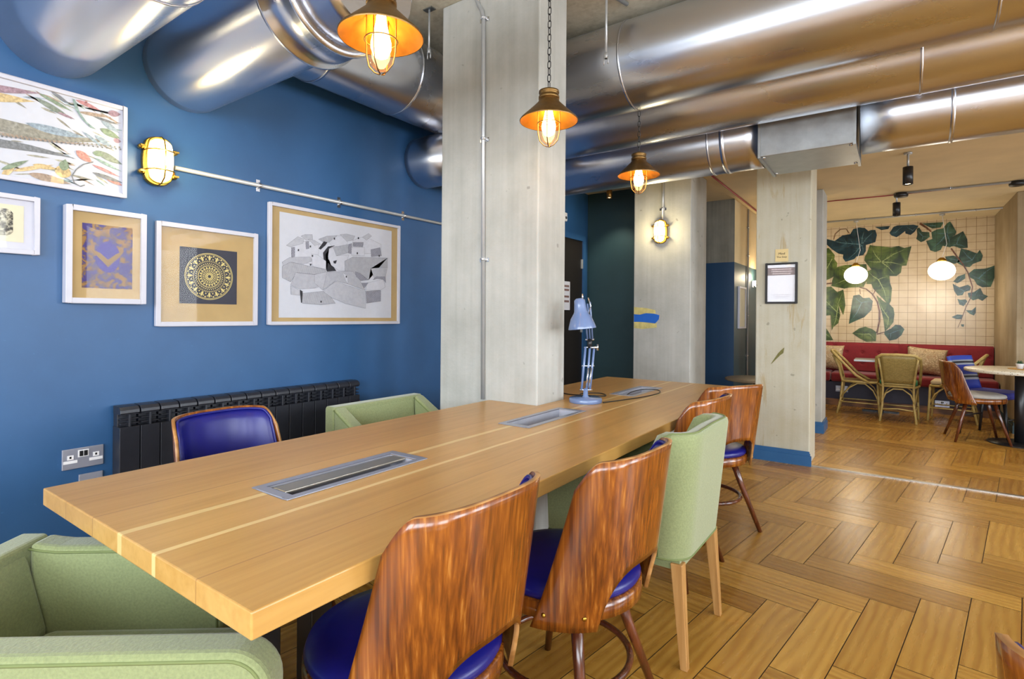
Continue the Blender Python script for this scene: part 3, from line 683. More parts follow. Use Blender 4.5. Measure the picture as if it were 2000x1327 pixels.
pendant('furthest bronze cage pendant lamp, hanging below the ducts', -1.335, 3.26, 2.115, 2.523, g_)
# ================================================================== bulkhead wall lights
def bulkhead(label, loc, rz, strength=3, sc=1.0):
    root = thing('wall_light', label, 'wall light', loc, rz, 'brass caged bulkhead lights')
    # local: +Y out of wall; oval in XZ, half height .105, half width .055
    def oval(hw, hh, y, n_=36): return [(hw*math.copysign(abs(math.cos(t))**.85, math.cos(t)), y, (hh-hw)*max(-1, min(1, math.sin(t)*1.6))*1+hw*math.sin(t)) for t in [2*PI*i/n_ for i in range(n_)]]
    mb = MB(); mb.prism(oval(.062, .112, .001), (0, .03, 0)); mb.build('base_plate', 'brass', root, bevel=.006)
    mb = MB(); rings = [oval(.050*s_, .098*s_ if s_ > .2 else .06*s_, y) for s_, y in ((1, .03), (1, .06), (.93, .082), (.75, .096), (.45, .104), (.12, .107))]
    for A, B_ in zip(rings, rings[1:]):
        for k in range(36):
            f = mb.bm.faces.new([mb.bm.verts.new(p) for p in (A[k], A[(k+1) % 36], B_[(k+1) % 36], B_[k])]); f.smooth = True
    bmesh.ops.remove_doubles(mb.bm, verts=mb.bm.verts, dist=1e-5); mb.bm.faces.new([v for v in [mb.bm.verts.new(p) for p in rings[-1]]])
    mb.build('glass_dome', 'bulb_soft', root)
    mb = MB(); mb.tube(oval(.056, .105, .055), .004, 8, True); mb.tube(oval(.060, .109, .032), .004, 8, True)
    mb.tube([(0, .032, .112), (0, .07, .107), (0, .1, .085), (0, .112, .04), (0, .112, -.04), (0, .1, -.085), (0, .07, -.107), (0, .032, -.112)], .0035, 8)
    for z in (.04, -.05): mb.tube([(.058, .032, z), (.056, .07, z), (.04, .1, z), (0, .113, z), (-.04, .1, z), (-.056, .07, z), (-.058, .032, z)], .0035, 8)
    mb.build('cage', 'brass', root)
    for sx in (-1, 1):
        for z in (.055, -.06):
            mb = MB(); mb.lathe([(0, 0), (.012, 0), (.012, .02), (.006, .03), (0, .03)], (sx*.070, .02, z), 10, mat=RX(-PI/2)); mb.box(sx*.070-.011, sx*.070+.011, .05, .058, z-.004, z+.004); mb.build('wing_screw', 'brass', root)
    l = light('bulkhead_lamp', 'POINT', (0, 0, 0), strength, (1, .84, .5), size=.04); l.parent = root; l.location = (0, .16, 0)
    return root
bulkhead('brass caged wall light glowing on the blue wall by the feather picture', (XL, 1.11, 1.93), -PI/2, 2.6)
bulkhead('brass caged wall light on the far concrete column', (-1.833, 5.05, 2.035), PI, 3)
# ================================================================== framed pictures on the left wall
def frame_left(name, label, y0, y1, z0, z1, fw, depth, inner='paper', mount=None, mat='white_frame'):
    """picture hung on the left wall; returns root and x of the print plane. local origin at centre on wall"""
    cy, cz = (y0+y1)/2, (z0+z1)/2; root = thing(name, label, 'picture', (XL, cy, cz), 0, 'white framed pictures on the blue wall')
    hw, hh = (y1-y0)/2, (z1-z0)/2; mb = MB()
    mb.box(.001, depth, -hw, -hw+fw, -hh, hh); mb.box(.001, depth, hw-fw, hw, -hh, hh); mb.box(.001, depth, -hw+fw, hw-fw, -hh, -hh+fw); mb.box(.001, depth, -hw+fw, hw-fw, hh-fw, hh)
    bmesh.ops.remove_doubles(mb.bm, verts=mb.bm.verts, dist=1e-5)
    mb.build('picture_frame', mat, root, bevel=.002)
    px = depth-.014
    mb = MB(); mb.box(.002, px, -hw+fw, hw-fw, -hh+fw, hh-fw); mb.build('mount_board', mount or inner, root)
    mb = MB(); mb.box(depth-.006, depth-.004, -hw+fw, hw-fw, -hh+fw, hh-fw); mb.build('picture_glass', 'clear_glass', root)
    return root, px, Vector((XL, cy, cz))
# p1 feathers
root, px, O = frame_left('feather_picture', 'large white framed print of many feathers at the left edge', .10, .99, 1.738, 2.146, .017, .022, 'paper')
cols = ['#7c7660', '#8f8a74', '#c9a85a', '#b05a5e', '#6b8f86', '#5a6b52', '#8a5a70', '#d9b46a', '#7f96a8', '#9a7a5a', '#5d7a4c', '#c8705a', '#494f58', '#a8a58c']
cm = [plain('feather_tint', tuple(.62*v+.38*.32 for v in lin(c)[:3]), .7, 0, .35, 90) for c in cols]
mb = MB(); rnd = random.Random(3)
def feather(cy, cz, ln, wd, ang, mi, curve=.0, x=0.0, n_=10):
    top, bot = [], []
    for i in range(n_+1):
        t = i/n_; s_ = ln*(t-.5); w_ = wd*(math.sin(PI*min(1, t*1.05))**.7 if t < .97 else .02)*(1-.35*t); b = curve*((t-.5)**2*4-1)
        for lst, sg in ((top, 1), (bot, -1)):
            a, b_ = s_, b+sg*w_/2; lst.append(Vector((x, cy+a*math.cos(ang)-b_*math.sin(ang), cz+a*math.sin(ang)+b_*math.cos(ang))))
    for i in range(n_): mb.poly([top[i], top[i+1], bot[i+1], bot[i]], mi)
Y_ = lambda px_, py_: (at(px_/5.104, 140+py_/5.104, X=XL+.01)-O)
for (a, b, wd, mi, cv) in (((-900, 260), (1110, 700), .05, 0, .03), ((-900, 420), (980, 730), .012, 9, .02), ((-900, 640), (760, 870), .032, 12, -.02), ((-600, 100), (420, 220), .03, 6, .0), ((-500, 190), (350, 300), .036, 2, 0), ((250, 510), (870, 660), .03, 8, .004), ((270, 520), (600, 600), .02, 3, 0), ((640, 600), (760, 640), .02, 1, 0)):
    A_, B_ = Y_(*a), Y_(*b); d = B_-A_; k_ = max(0, (-.40-A_.y)/d.y); A_ = A_+d*k_; d = B_-A_; feather((A_.y+B_.y)/2, (A_.z+B_.z)/2, math.hypot(d.y, d.z), wd*1.25, math.atan2(d.z, d.y), mi, cv, px+.0008+.0001*mi)
for (x, y, ln, wd, ang, mi) in ((600, 260, .07, .013, -.5, 12), (560, 310, .12, .013, -.35, 10), (540, 370, .13, .02, -.4, 5), (660, 440, .06, .010, -.2, 6), (880, 335, .09, .016, -.2, 3), (1140, 420, .05, .025, .2, 6), (950, 430, .12, .014, .1, 9), (1060, 490, .10, .010, -.1, 12), (1100, 550, .08, .022, -.5, 8), (1100, 620, .08, .026, -.3, 10), (840, 850, .07, .03, -.6, 11), (1090, 860, .11, .028, -.35, 5), (1080, 930, .11, .012, -.35, 4), (1060, 990, .11, .012, -.3, 3), (1040, 700, .08, .02, -.5, 8), (860, 300, .01, .01, 0, 3), (1170, 690, .03, .02, 0, 6), (150, 930, .10, .016, .6, 10), (90, 980, .08, .02, 1.0, 7), (330, 960, .14, .014, .4, 7), (450, 950, .08, .018, 0, 2), (630, 990, .06, .05, 1.4, 2), (640, 930, .05, .03, 1.4, 10), (500, 1070, .14, .028, -.1, 9), (1080, 1060, .12, .016, -.2, 12), (1130, 1090, .08, .02, -.4, 11), (980, 820, .04, .02, 0, 10), (930, 680, .09, .012, -.6, 8)):
    p = Y_(x, y); feather(p.y, p.z, ln, wd*1.3, ang, mi, 0, px+.002+.00005*mi)
for i in range(40):   # chequered quill band
    t = i/39; p = Y_(-600+1780*t, 560+200*t+0*t); 
    for k in range(2):
        y0 = p.y+(.004 if k else 0); z0 = p.z+(-.008 if k else 0)
        if abs(y0) < .42: mb.poly([(px+.004, y0, z0), (px+.004, y0+.006, z0-.001), (px+.004, y0+.007, z0+.006), (px+.004, y0+.001, z0+.007)], 12 if k else 0)
p = [Y_(720, 270), Y_(745, 280), Y_(790, 400), Y_(860, 500), Y_(960, 580), Y_(900, 560), Y_(820, 480), Y_(745, 370)]
mb.poly([Vector((px+.0045, v.y, v.z)) for v in p], 4)
for i in range(26):    # the part of the print left of the photo's edge keeps the same kind of shapes
    feather(-.38+rnd.random()*.36, -.17+rnd.random()*.34, .06+.06*rnd.random(), .012+.01*rnd.random(), -.5+rnd.random()*.6, rnd.randrange(14), 0, px+.005)
for i in range(70):
    p = Y_(60+1100*rnd.random(), 60+1080*rnd.random()); feather(p.y, max(-.17, min(.16, p.z)), .04+.05*rnd.random(), .006+.006*rnd.random(), -.6+rnd.random()*.9, rnd.choice((0, 1, 8, 13, 13, 9, 4)), 0, px+.0004)
arc = [Y_(930, 900), Y_(830, 925), Y_(760, 975), Y_(715, 1040), Y_(740, 1110), Y_(800, 1145), Y_(845, 1130)]
arc = [Vector((px+.003, v.y, v.z)) for v in arc]
for a, b in zip(arc, arc[1:]):
    t = (b-a).normalized(); nn = Vector((0, -t.z, t.y))*.002; mb.poly([a-nn, b-nn, b+nn, a+nn], 12)
mb.build('feather_print', cm, root, recalc=False)
# p0 engraving
root, px, O = frame_left('engraving_picture', 'small white framed engraving of a tree, cut by the left edge', .42, .687, 1.452, 1.683, .018, .026, 'white_frame')
n = NT('tree_engraving'); ns = n.noise(n.coord(), 60, 6, .7); n.set(n.ramp(ns, [(.42, '#3c3a38'), (.5, '#8b8778'), (.6, '#c9c3ae')]), .8); M['tree_print'] = n.m
mb = MB(); mb.box(px, px+.001, -.085, .085, -.07, .075); mb.build('paper_sheet', 'cream_paper', root)
mb = MB(); mb.prism([(px+.0012, .058*math.copysign(min(1, abs(1.25*math.cos(t))), math.cos(t))-.005, .052*math.copysign(min(1, abs(1.25*math.sin(t))), math.sin(t))+.005) for t in [2*PI*i/32 for i in range(32)]], (.0006, 0, 0)); mb.build('tree_print', 'tree_print', root)
# p2 purple print
root, px, O = frame_left('purple_print_picture', 'small deep white framed purple and gold print on kraft mount', .765, 1.062, 1.262, 1.672, .022, .045, 'kraft')
n = NT('purple_gold_print'); ns = n.noise(n.coord(), 24, 4, .6, 1.5); n.set(n.ramp(ns, [(.44, '#33256a'), (.5, '#5f4638'), (.56, '#86602a')]), .6); M['pg'] = n.m
M['purple_ink'] = plain('purple_ink', '#36287e', .6, 0, .15, 20)
M['ochre_ink'] = plain('ochre_ink', '#7e5f28', .6, 0, .2, 30)
cy = (.806+1.002)/2+.012-O.y; cz = 1.465-O.z
mb = MB(); mb.box(px, px+.001, cy-.093, cy+.093, cz-.138, cz+.138); mb.build('print_sheet', 'pg', root)
mb = MB(); mb.prism([(px+.0012, cy+.045*math.cos(t), cz+.068*math.sin(t)) for t in [2*PI*i/40 for i in range(40)]], (.0005, 0, 0)); mb.build('oval_motif', 'purple_ink', root)
mb = MB(); mb.prism([(px+.0019, cy+a, cz+b) for a, b in ((-.062, .03), (-.03, .016), (0, -.012), (.03, .016), (.062, .034), (.04, .0), (.012, -.03), (0, -.045), (-.012, -.03), (-.04, .0))], (.0005, 0, 0)); mb.build('bird_motif', 'ochre_ink', root)
# p3 mandala
root, px, O = frame_left('mandala_picture', 'white framed gold mandala on a dark square with wide kraft mount', 1.11, 1.607, 1.16, 1.655, .021, .022, 'kraft')
cy = 1.357-O.y; cz = 1.409-O.z
mb = MB(); mb.box(px, px+.001, cy-.1405, cy+.1405, cz-.139, cz+.139); mb.build('dark_card', 'navy_card', root)
mb = MB()
def annulus(r0, r1, n_=64):
    for i in range(n_):
        a, b = 2*PI*i/n_, 2*PI*(i+1)/n_
        mb.poly([(px+.0016, cy+r_*math.cos(t), cz+r_*math.sin(t)) for r_, t in ((r0, a), (r1, a), (r1, b), (r0, b))])
def dots(R_, r, n_, el=1.0, ph=0):
    for i in range(n_):
        t = 2*PI*i/n_+ph; c_ = Vector((px+.0018, cy+R_*math.cos(t), cz+R_*math.sin(t)))
        mb.poly([c_+Vector((0, r*el*math.cos(u)*math.cos(t)-r*math.sin(u)*math.sin(t), r*el*math.cos(u)*math.sin(t)+r*math.sin(u)*math.cos(t))) for u in [2*PI*k/8 for k in range(8)]])
annulus(.115, .118); annulus(.110, .112); annulus(.074, .0755); annulus(.052, .0555); annulus(.034, .0355); annulus(.016, .0195)
dots(.094, .006, 16, 2.1); dots(.088, .0035, 16, 1.0, PI/16); dots(.104, .004, 16, 1, PI/16); dots(.099, .0025, 32, 1.6, PI/32); dots(.0655, .0028, 40); dots(.060, .002, 40, 1, .08); dots(.0435, .0042, 20, 1.4); dots(.0395, .002, 20, 1, PI/20); dots(.0285, .003, 20, 1.3); dots(.0225, .002, 20); dots(.0115, .0028, 12, 1.5); dots(.0795, .0022, 56)
mb.build('mandala_print', 'gold_ink', root, recalc=False)
# p4 village drawing
root, px, O = frame_left('village_drawing_picture', 'largest white framed pen drawing of clustered village roofs', 1.667, 2.639, 1.162, 1.843, .018, .024, 'kraft')
mb = MB(); mb.box(px, px+.0015, 1.736-O.y, 2.568-O.y, 1.202-O.z, 1.80-O.z); mb.build('paper_sheet', 'paper', root)
def hatch(name, dark, lightc, ang, sc):
    n = NT(name); wv = n.n('ShaderNodeTexWave', wave_type='BANDS', bands_direction='Y'); wv.inputs['Scale'].default_value = sc; wv.inputs['Distortion'].default_value = 1.5
    wv.inputs['Detail'].default_value = 2; n.l(n.coord(rot=(ang, 0, 0)), wv.inputs[0]); ns = n.noise(n.coord(), 50, 4)
    return n.set(n.ramp(n.math('ADD', n.math('MULTIPLY', wv.outputs[1], .6), n.math('MULTIPLY', ns, .4)), [(.15, dark), (.5, lightc)]), .8)
HM = [hatch('pen_hatch_steep', '#7a7a84', '#afb0b9', .9, 60), hatch('pen_hatch_flat', '#75757d', '#a8a9b1', .1, 70), hatch('pen_hatch_back', '#80808a', '#b5b6bf', -.8, 55), M['ink'], plain('pen_paper', '#b9bac4', .8), hatch('pen_wash', '#55555f', '#8f8f9b', .5, 40)]
V = lambda x, y: (at(500+x/4.913, 380+y/4.915, X=XL+.012)-O)
mb = MB(); lay = [0]
def pg(pts, mi, outline=True):
    lay[0] += 1; x = px+.002+.00006*lay[0]
    q = [V(*p) for p in pts]; q = [Vector((x, v.y, v.z)) for v in q]
    f = mb.poly(q, mi); bmesh.ops.triangulate(mb.bm, faces=[f])
    if outline and mi != 3:
        for a, b in zip(q, q[1:]+q[:1]):
            t = (b-a).normalized(); nn = Vector((0, -t.z, t.y))*.0004; o_ = Vector((.00003, 0, 0)); mb.poly([a-nn+o_, b-nn+o_, b+nn+o_, a+nn+o_], 3)
for mi, pts in ((1, [(600, 430), (680, 400), (780, 395), (760, 440), (700, 460), (640, 455)]), (4, [(700, 460), (780, 395), (850, 400), (880, 460), (860, 500), (730, 500)]), (0, [(805, 385), (870, 380), (950, 400), (930, 440), (870, 450)]), (4, [(930, 440), (1010, 410), (1100, 430), (1200, 480), (1200, 560), (1040, 570), (920, 560)]), (2, [(1020, 410), (1080, 375), (1110, 400), (1060, 440)]),
                (0, [(430, 400), (470, 385), (540, 385), (545, 440), (480, 440)]), (4, [(340, 500), (460, 450), (520, 450), (600, 480), (600, 560), (590, 680), (480, 660), (340, 600)]), (2, [(290, 490), (400, 405), (460, 430), (450, 470), (330, 505)]), (2, [(500, 430), (560, 440), (625, 480), (560, 490)]),
                (5, [(340, 510), (372, 505), (372, 598), (342, 603)]), (5, [(475, 455), (505, 450), (510, 520), (480, 525)]), (3, [(600, 520), (650, 450), (685, 460), (665, 490), (620, 530)]),
                (1, [(730, 510), (880, 480), (890, 560), (770, 590)]), (5, [(885, 480), (920, 470), (915, 570), (885, 565)]), (5, [(930, 460), (1030, 460), (1025, 505), (930, 500)]), (4, [(915, 510), (1040, 510), (1040, 590), (915, 585)]), (5, [(1100, 530), (1190, 510), (1205, 590), (1105, 600)]),
                (3, [(760, 490), (700, 520), (665, 580), (680, 650), (740, 700), (770, 735), (680, 740), (650, 640), (642, 560), (690, 500)]), (4, [(700, 520), (740, 510), (770, 590), (890, 580), (860, 680), (850, 735), (790, 730), (720, 680), (690, 600)]), (3, [(740, 640), (775, 632), (765, 665), (745, 662)]),
                (0, [(250, 650), (320, 605), (520, 600), (540, 640), (450, 670), (330, 650), (260, 690)]), (1, [(250, 690), (330, 650), (520, 690), (670, 720), (660, 780), (390, 750), (330, 840), (250, 800)]), (4, [(530, 570), (590, 580), (670, 640), (670, 720), (540, 690)]),
                (0, [(380, 750), (550, 770), (660, 750), (680, 860), (560, 900), (420, 910), (330, 870)]), (2, [(560, 770), (690, 740), (790, 745), (640, 920), (560, 850)]), (0, [(680, 745), (950, 735), (1045, 920), (880, 860), (760, 830), (640, 920)]), (2, [(640, 930), (760, 835), (1050, 930), (1050, 1095), (860, 1050), (720, 990)]),
                (1, [(850, 640), (930, 600), (1260, 610), (1260, 700), (1100, 710), (1080, 820), (1000, 830), (930, 740), (850, 735)]), (5, [(950, 740), (1000, 760), (1075, 820), (1010, 830), (960, 790)]), (0, [(1100, 710), (1260, 700), (1240, 790), (1130, 800)]), (5, [(1120, 820), (1150, 790), (1240, 790), (1245, 850), (1220, 815), (1160, 810)]), (4, [(1060, 850), (1220, 815), (1240, 890), (1190, 920), (1050, 920)]),
                (5, [(1055, 930), (1195, 920), (1195, 1025), (1060, 1045)]), (3, [(420, 915), (445, 930), (445, 1040), (430, 1040)]), (1, [(445, 950), (640, 930), (720, 990), (760, 1045), (620, 1060), (440, 1045)]), (4, [(830, 755), (880, 780), (880, 860), (860, 830)]), (2, [(330, 880), (420, 920), (420, 970), (335, 960)]), (5, [(1010, 850), (1075, 850), (1035, 900)])): pg(pts, mi)
for x, y in ((540, 590), (522, 675), (970, 565), (865, 790), (980, 420), (622, 1030), (520, 500), (1180, 590), (750, 425), (405, 535)): pg([(x-6, y-9), (x+6, y-9), (x+6, y+9), (x-6, y+9)], 3)
mb.build('village_print', HM, root, recalc=False)
# ================================================================== sockets
def socket(label, loc, rz, w_, h, double=True):
    root = thing('wall_socket', label, 'socket', loc, rz)
    mb = MB(); mb.box(-w_/2, w_/2, .0005, .009, -h/2, h/2); mb.build('face_plate', 'lamp_silver', root, bevel=.002)
    if double:
        for s_ in (-1, 1):
            mb = MB(); mb.box(s_*.045-.011, s_*.045+.011, .009, .0105, -.002, .016); mb.box(s_*.045-.024, s_*.045+.024, .009, .0105, -.018, -.006); mb.build('socket_insert', 'white_plastic', root)
            mb = MB(); mb.box(s_*.045-.0035, s_*.045+.0035, .0105, .011, .003, .012); mb.build('pin_hole', 'black_plastic', root)
        mb = MB(); mb.box(-.019, .019, .009, .0105, .004, .034); mb.build('switch_surround', 'white_plastic', root)
        for s_ in (-1, 1):
            mb = MB(); mb.box(s_*.008-.006, s_*.008+.006, .0105, .014, .008, .030); mb.build('rocker_switch', 'black_plastic', root)
    else:
        mb = MB(); mb.box(-.025, .025, .009, .0105, -.01, .016); mb.build('switch_insert', 'white_plastic', root)
socket('double steel wall socket on the blue wall left of the radiator', (XL, .84, .60), -PI/2, .146, .086)
socket('single steel wall socket just below the double one', (XL, .868, .485), -PI/2, .086, .086, False)
# ================================================================== radiator
root = thing('radiator', 'long black column radiator on the blue wall', 'radiator', (XL+.001, .94, .12))
for i in range(16):
    y0 = i*.081; mb = MB(); D = .10
    mb.box(.02, D, y0+.002, y0+.079, 0, .60)                    # panel
    mb.box(.02, D-.035, y0+.004, y0+.077, .60, .672)            # recessed back of the grille
    mb.box(D-.04, D+.002, y0+.036, y0+.045, .60, .655)           # vertical rib
    for z in (.612, .632, .652): mb.box(D-.04, D-.004, y0+.006, y0+.076, z, z+.005)
    pr = [(.02, .655), (D-.012, .655), (D+.002, .66), (D, .675), (D-.015, .687), (D-.035, .69), (.02, .69)]
    mb.prism([(a, y0+.003, b) for a, b in pr], (0, .075, 0)); mb.build('radiator_section', 'radiator', root, bevel=.0015, segs=1)
mb = MB(); mb.tube([(.06, 1.296, .55), (.06, 1.32, .55)], .012, 10); mb.build('bleed_cap', 'red', root)
mb = MB(); mb.box(.0, .03, .1, .13, .05, .5); mb.box(.0, .03, 1.15, 1.18, .05, .5); mb.build('wall_bracket', 'black_metal', root)
# ================================================================== long table
TX0, TX1, TY0, TY1, TZ = -1.86, -.825, .462, 3.93, .75
root = thing('communal_table', 'long oak plank table running into the big concrete column', 'table')
holes = [(-1.393, -1.27, .82, 1.262), (-1.393, -1.275, 1.93, 2.385), (-1.40, -1.285, 3.07, 3.49)]
xs = sorted({TX0, TX1, -1.541}|{h[0] for h in holes}|{h[1] for h in holes}); ys = sorted({TY0, TY1, 2.41, 2.702}|{v for h in holes for v in h[2:]})
def solid_(x, y):
    if x < -1.541 and 2.41 < y < 2.702: return False
    return not any(h[0] < x < h[1] and h[2] < y < h[3] for h in holes)
mb = MB(); S = [[solid_((xs[i]+xs[i+1])/2, (ys[j]+ys[j+1])/2) for j in range(len(ys)-1)] for i in range(len(xs)-1)]
for i in range(len(xs)-1):
    for j in range(len(ys)-1):
        if not S[i][j]: continue
        x0, x1, y0, y1 = xs[i], xs[i+1], ys[j], ys[j+1]; z0, z1 = TZ-.046, TZ
        mb.poly([(x0, y0, z1), (x1, y0, z1), (x1, y1, z1), (x0, y1, z1)]); mb.poly([(x0, y0, z0), (x0, y1, z0), (x1, y1, z0), (x1, y0, z0)])
        nb = lambda a, b: 0 <= a < len(xs)-1 and 0 <= b < len(ys)-1 and S[a][b]
        if not nb(i-1, j): mb.poly([(x0, y0, z0), (x0, y0, z1), (x0, y1, z1), (x0, y1, z0)])
        if not nb(i+1, j): mb.poly([(x1, y0, z0), (x1, y1, z0), (x1, y1, z1), (x1, y0, z1)])
        if not nb(i, j-1): mb.poly([(x0, y0, z0), (x1, y0, z0), (x1, y0, z1), (x0, y0, z1)])
        if not nb(i, j+1): mb.poly([(x0, y1, z0), (x0, y1, z1), (x1, y1, z1), (x1, y1, z0)])
bmesh.ops.remove_doubles(mb.bm, verts=mb.bm.verts, dist=1e-5); bmesh.ops.dissolve_limit(mb.bm, angle_limit=.01, verts=mb.bm.verts, edges=mb.bm.edges)
mb.build('tabletop', 'table', root, bevel=.003)
for (x, y) in ((-1.36, .95), (-1.62, .95), (-1.36, 3.45), (-1.62, 3.45)):
    mb = MB(); mb.box(x-.035, x+.035, y-.035, y+.035, 0, TZ-.047); mb.build('table_leg', 'black_metal', root, bevel=.003)
mb = MB(); mb.box(-1.75, -.98, .93, .97, TZ-.09, TZ-.0465); mb.box(-1.75, -.98, 3.43, 3.47, TZ-.09, TZ-.0465); mb.build('support_rail', 'oak_leg', root)
def hatch_unit(h, lid):
    fx0, fx1, fy0, fy1 = h[0]-.022, h[1]+.022, h[2]-.03, h[3]+.03; z = TZ
    fr = MB()
    for b in ((fx0, h[0], fy0, fy1), (h[1], fx1, fy0, fy1), (h[0], h[1], fy0, h[2]), (h[0], h[1], h[3], fy1)): fr.box(*b, z+.0002, z+.0035)
    bmesh.ops.remove_doubles(fr.bm, verts=fr.bm.verts, dist=1e-5)
    f = fr.build('cable_hatch_frame', 'lamp_silver', root, bevel=.0015)
    tr = MB(); a = .001; zb = z-.045
    tr.box(h[0]+a, h[1]-a, h[2]+a, h[3]-a, zb-.003, zb); tr.box(h[0]+a, h[0]+.004, h[2]+a, h[3]-a, zb, z); tr.box(h[1]-.004, h[1]-a, h[2]+a, h[3]-a, zb, z)
    tr.box(h[0]+.004, h[1]-.004, h[2]+a, h[2]+.004, zb, z); tr.box(h[0]+.004, h[1]-.004, h[3]-.004, h[3]-a, zb, z); tr.build('hatch_tray', 'tray_grey', f)
    if lid:
        lm = MB(); lm.box(h[0]+.02, h[1]-.045, h[2]+.006, h[3]-.006, z-.006, z+.001); lm.build('hatch_lid', 'lid_steel', f, bevel=.002)
        lm = MB(); lm.box(h[1]-.042, h[1]-.005, h[2]+.03, h[3]-.02, z-.02, z-.012); lm.build('hatch_lip', 'tray_grey', f)
    else:
        lm = MB(); lm.box(h[1]-.05, h[1]-.01, h[2]+.03, h[3]-.05, zb, zb+.025); lm.build('power_strip', 'white_plastic', f, bevel=.003)
M['tray_grey'] = plain('tray_grey', '#a9abb6', .4, .3, .05)
M['lid_steel'] = metal('brushed_lid', '#b9b3a6', .33)
hatch_unit(holes[0], True); hatch_unit(holes[1], False); hatch_unit(holes[2], False)
# ================================================================== chairs
def shell_chair(name, label, group=None, pad='blue_vinyl', back_pad=True, ztop=.856, ring=True, legm='walnut_dark'):
    """front is local +Y; origin on the floor below the seat centre"""
    root = thing(name, label, 'chair', group=group)
    def pt(u, z, off=0.):
        f = max(0, (z-.39)/(ztop-.39)); th = u*math.radians(78); R_ = .243+off
        b = Vector((R_*math.sin(th), -R_*math.cos(th), z)); ph = u*math.radians(80); e_ = 2/2.9
        t = Vector(((.203+off)*math.copysign(abs(math.sin(ph))**e_, math.sin(ph)), -.15-(.14+off)*abs(math.cos(ph))**e_, z))
        k_ = f**.85; return b*(1-k_)+t*k_
    def ztp(u): a = abs(u); return ztop-.014*a*a-(.075*((a-.74)/.26)**2.4 if a > .74 else 0)
    def zbt(u): a = abs(u)/.47; return .385 if a >= 1 else .385+.165*(1-a**3.0)**.5
    mb = MB(); us = [-1+2*i/72 for i in range(73)]
    g = [[mb.bm.verts.new(pt(u, zbt(u)+(ztp(u)-zbt(u))*j/16, .006)) for j in range(17)] for u in us]
    for i in range(72):
        for j in range(16): mb.bm.faces.new((g[i][j], g[i+1][j], g[i+1][j+1], g[i][j+1])).smooth = True
    o = mb.build('backrest_shell', ['walnut', 'ply_edge'], root, solid=.012, sol_off=0); o.modifiers['solid'].material_offset_rim = 1
    rv = MB()
    for sg in (-1, 1):
        for u in (.93, .60):
            p = pt(sg*u, .425, .012); d = (p-Vector((0, 0, p.z))).normalized()
            rv.lathe([(0, .004), (.005, .0035), (.007, 0), (0, 0)], p, 12, mat=Vector((0, 0, 1)).rotation_difference(d).to_matrix())
    rv.build('brass_rivets', 'brass', o)
    if back_pad:
        mb = MB(); g = []
        nn = 40
        def padpt(u, v, off):
            uu = u*.93; zt, zb = ztp(uu)-.012, max(.57, zbt(uu)+.02); return pt(uu, zb+(zt-zb)*v, off)
        def surf(a, v):
            u = -1+2*v
            # a around cross-section
            ed = 1-abs(u)**8; t_ = .022*ed**.5+.003
            return padpt(u, a, -.002-t_*(1 if True else 0)*(max(0, math.sin(PI*min(1, max(0, a))))**.25))
        mb.grid(surf, 14, nn)
        inner = mb.build('backrest_pad', pad, root, smooth=True, solid=.004)
        pp = MB(); pts = [padpt(-1+2*i/40, 1, -.006) for i in range(41)]+[padpt(1, 1-i/12, -.006) for i in range(1, 13)]+[padpt(1-2*i/40, 0, -.006) for i in range(1, 41)]+[padpt(-1, i/12, -.006) for i in range(1, 12)]
        pp.tube(pts, .0055, 8, True); pp.build('pad_piping', pad, inner)
    mb = MB(); mb.lathe([(.0, .395), (.218, .395), (.233, .40), (.233, .442), (.222, .446), (0, .446)], seg=48); mb.build('seat_frame', 'walnut', root)
    mb = MB(); mb.lathe([(.0, .447), (.224, .447), (.230, .458), (.224, .474), (.18, .486), (.09, .491), (0, .492)], seg=48); mb.build('seat_pad', pad, root)
    for a in (45, 135, 225, 315):
        ca, sa = math.cos(math.radians(a)), math.sin(math.radians(a)); mb = MB()
        mb.tube([(.155*ca, .155*sa, .40), (.20*ca, .20*sa, .27), (.305*ca, .305*sa, 0.0)], [.019, .0165, .0115], 14); mb.build('leg', legm, root)
    if ring:
        mb = MB(); mb.torus((0, 0, .19), .20, .0105, 48, 10); mb.build('ring_stretcher', legm, root)
    return root
GR = 'stained plywood chairs with blue pads around the long table'
ch = shell_chair('plywood_chair', 'nearest stained plywood chair on the right side of the table, scratched back', GR)
def face(o, x, y, backdeg): o.location = (x, y, 0); o.rotation_euler = (0, 0, math.radians(backdeg+90))
face(ch, -.95, .915, -2)
def chair(x, y, b, lab): return dup(ch, (x, y, 0), math.radians(b+90), lab, GR)
chair(-.835, 1.475, -4, 'second stained plywood chair, beside the tall green tub chair')
chair(-.94, 2.64, -6, 'stained plywood chair just behind the tall green tub chair')
chair(-.92, 3.27, -30, 'stained plywood chair at the far end of the table by the poster column')
chair(-2.04, 1.16, 185, 'plywood chair with blue padded back in front of the black radiator').scale = (1, 1, .96)
chair(.392, .962, 238, 'dark plywood chair back cut by the lower right corner')
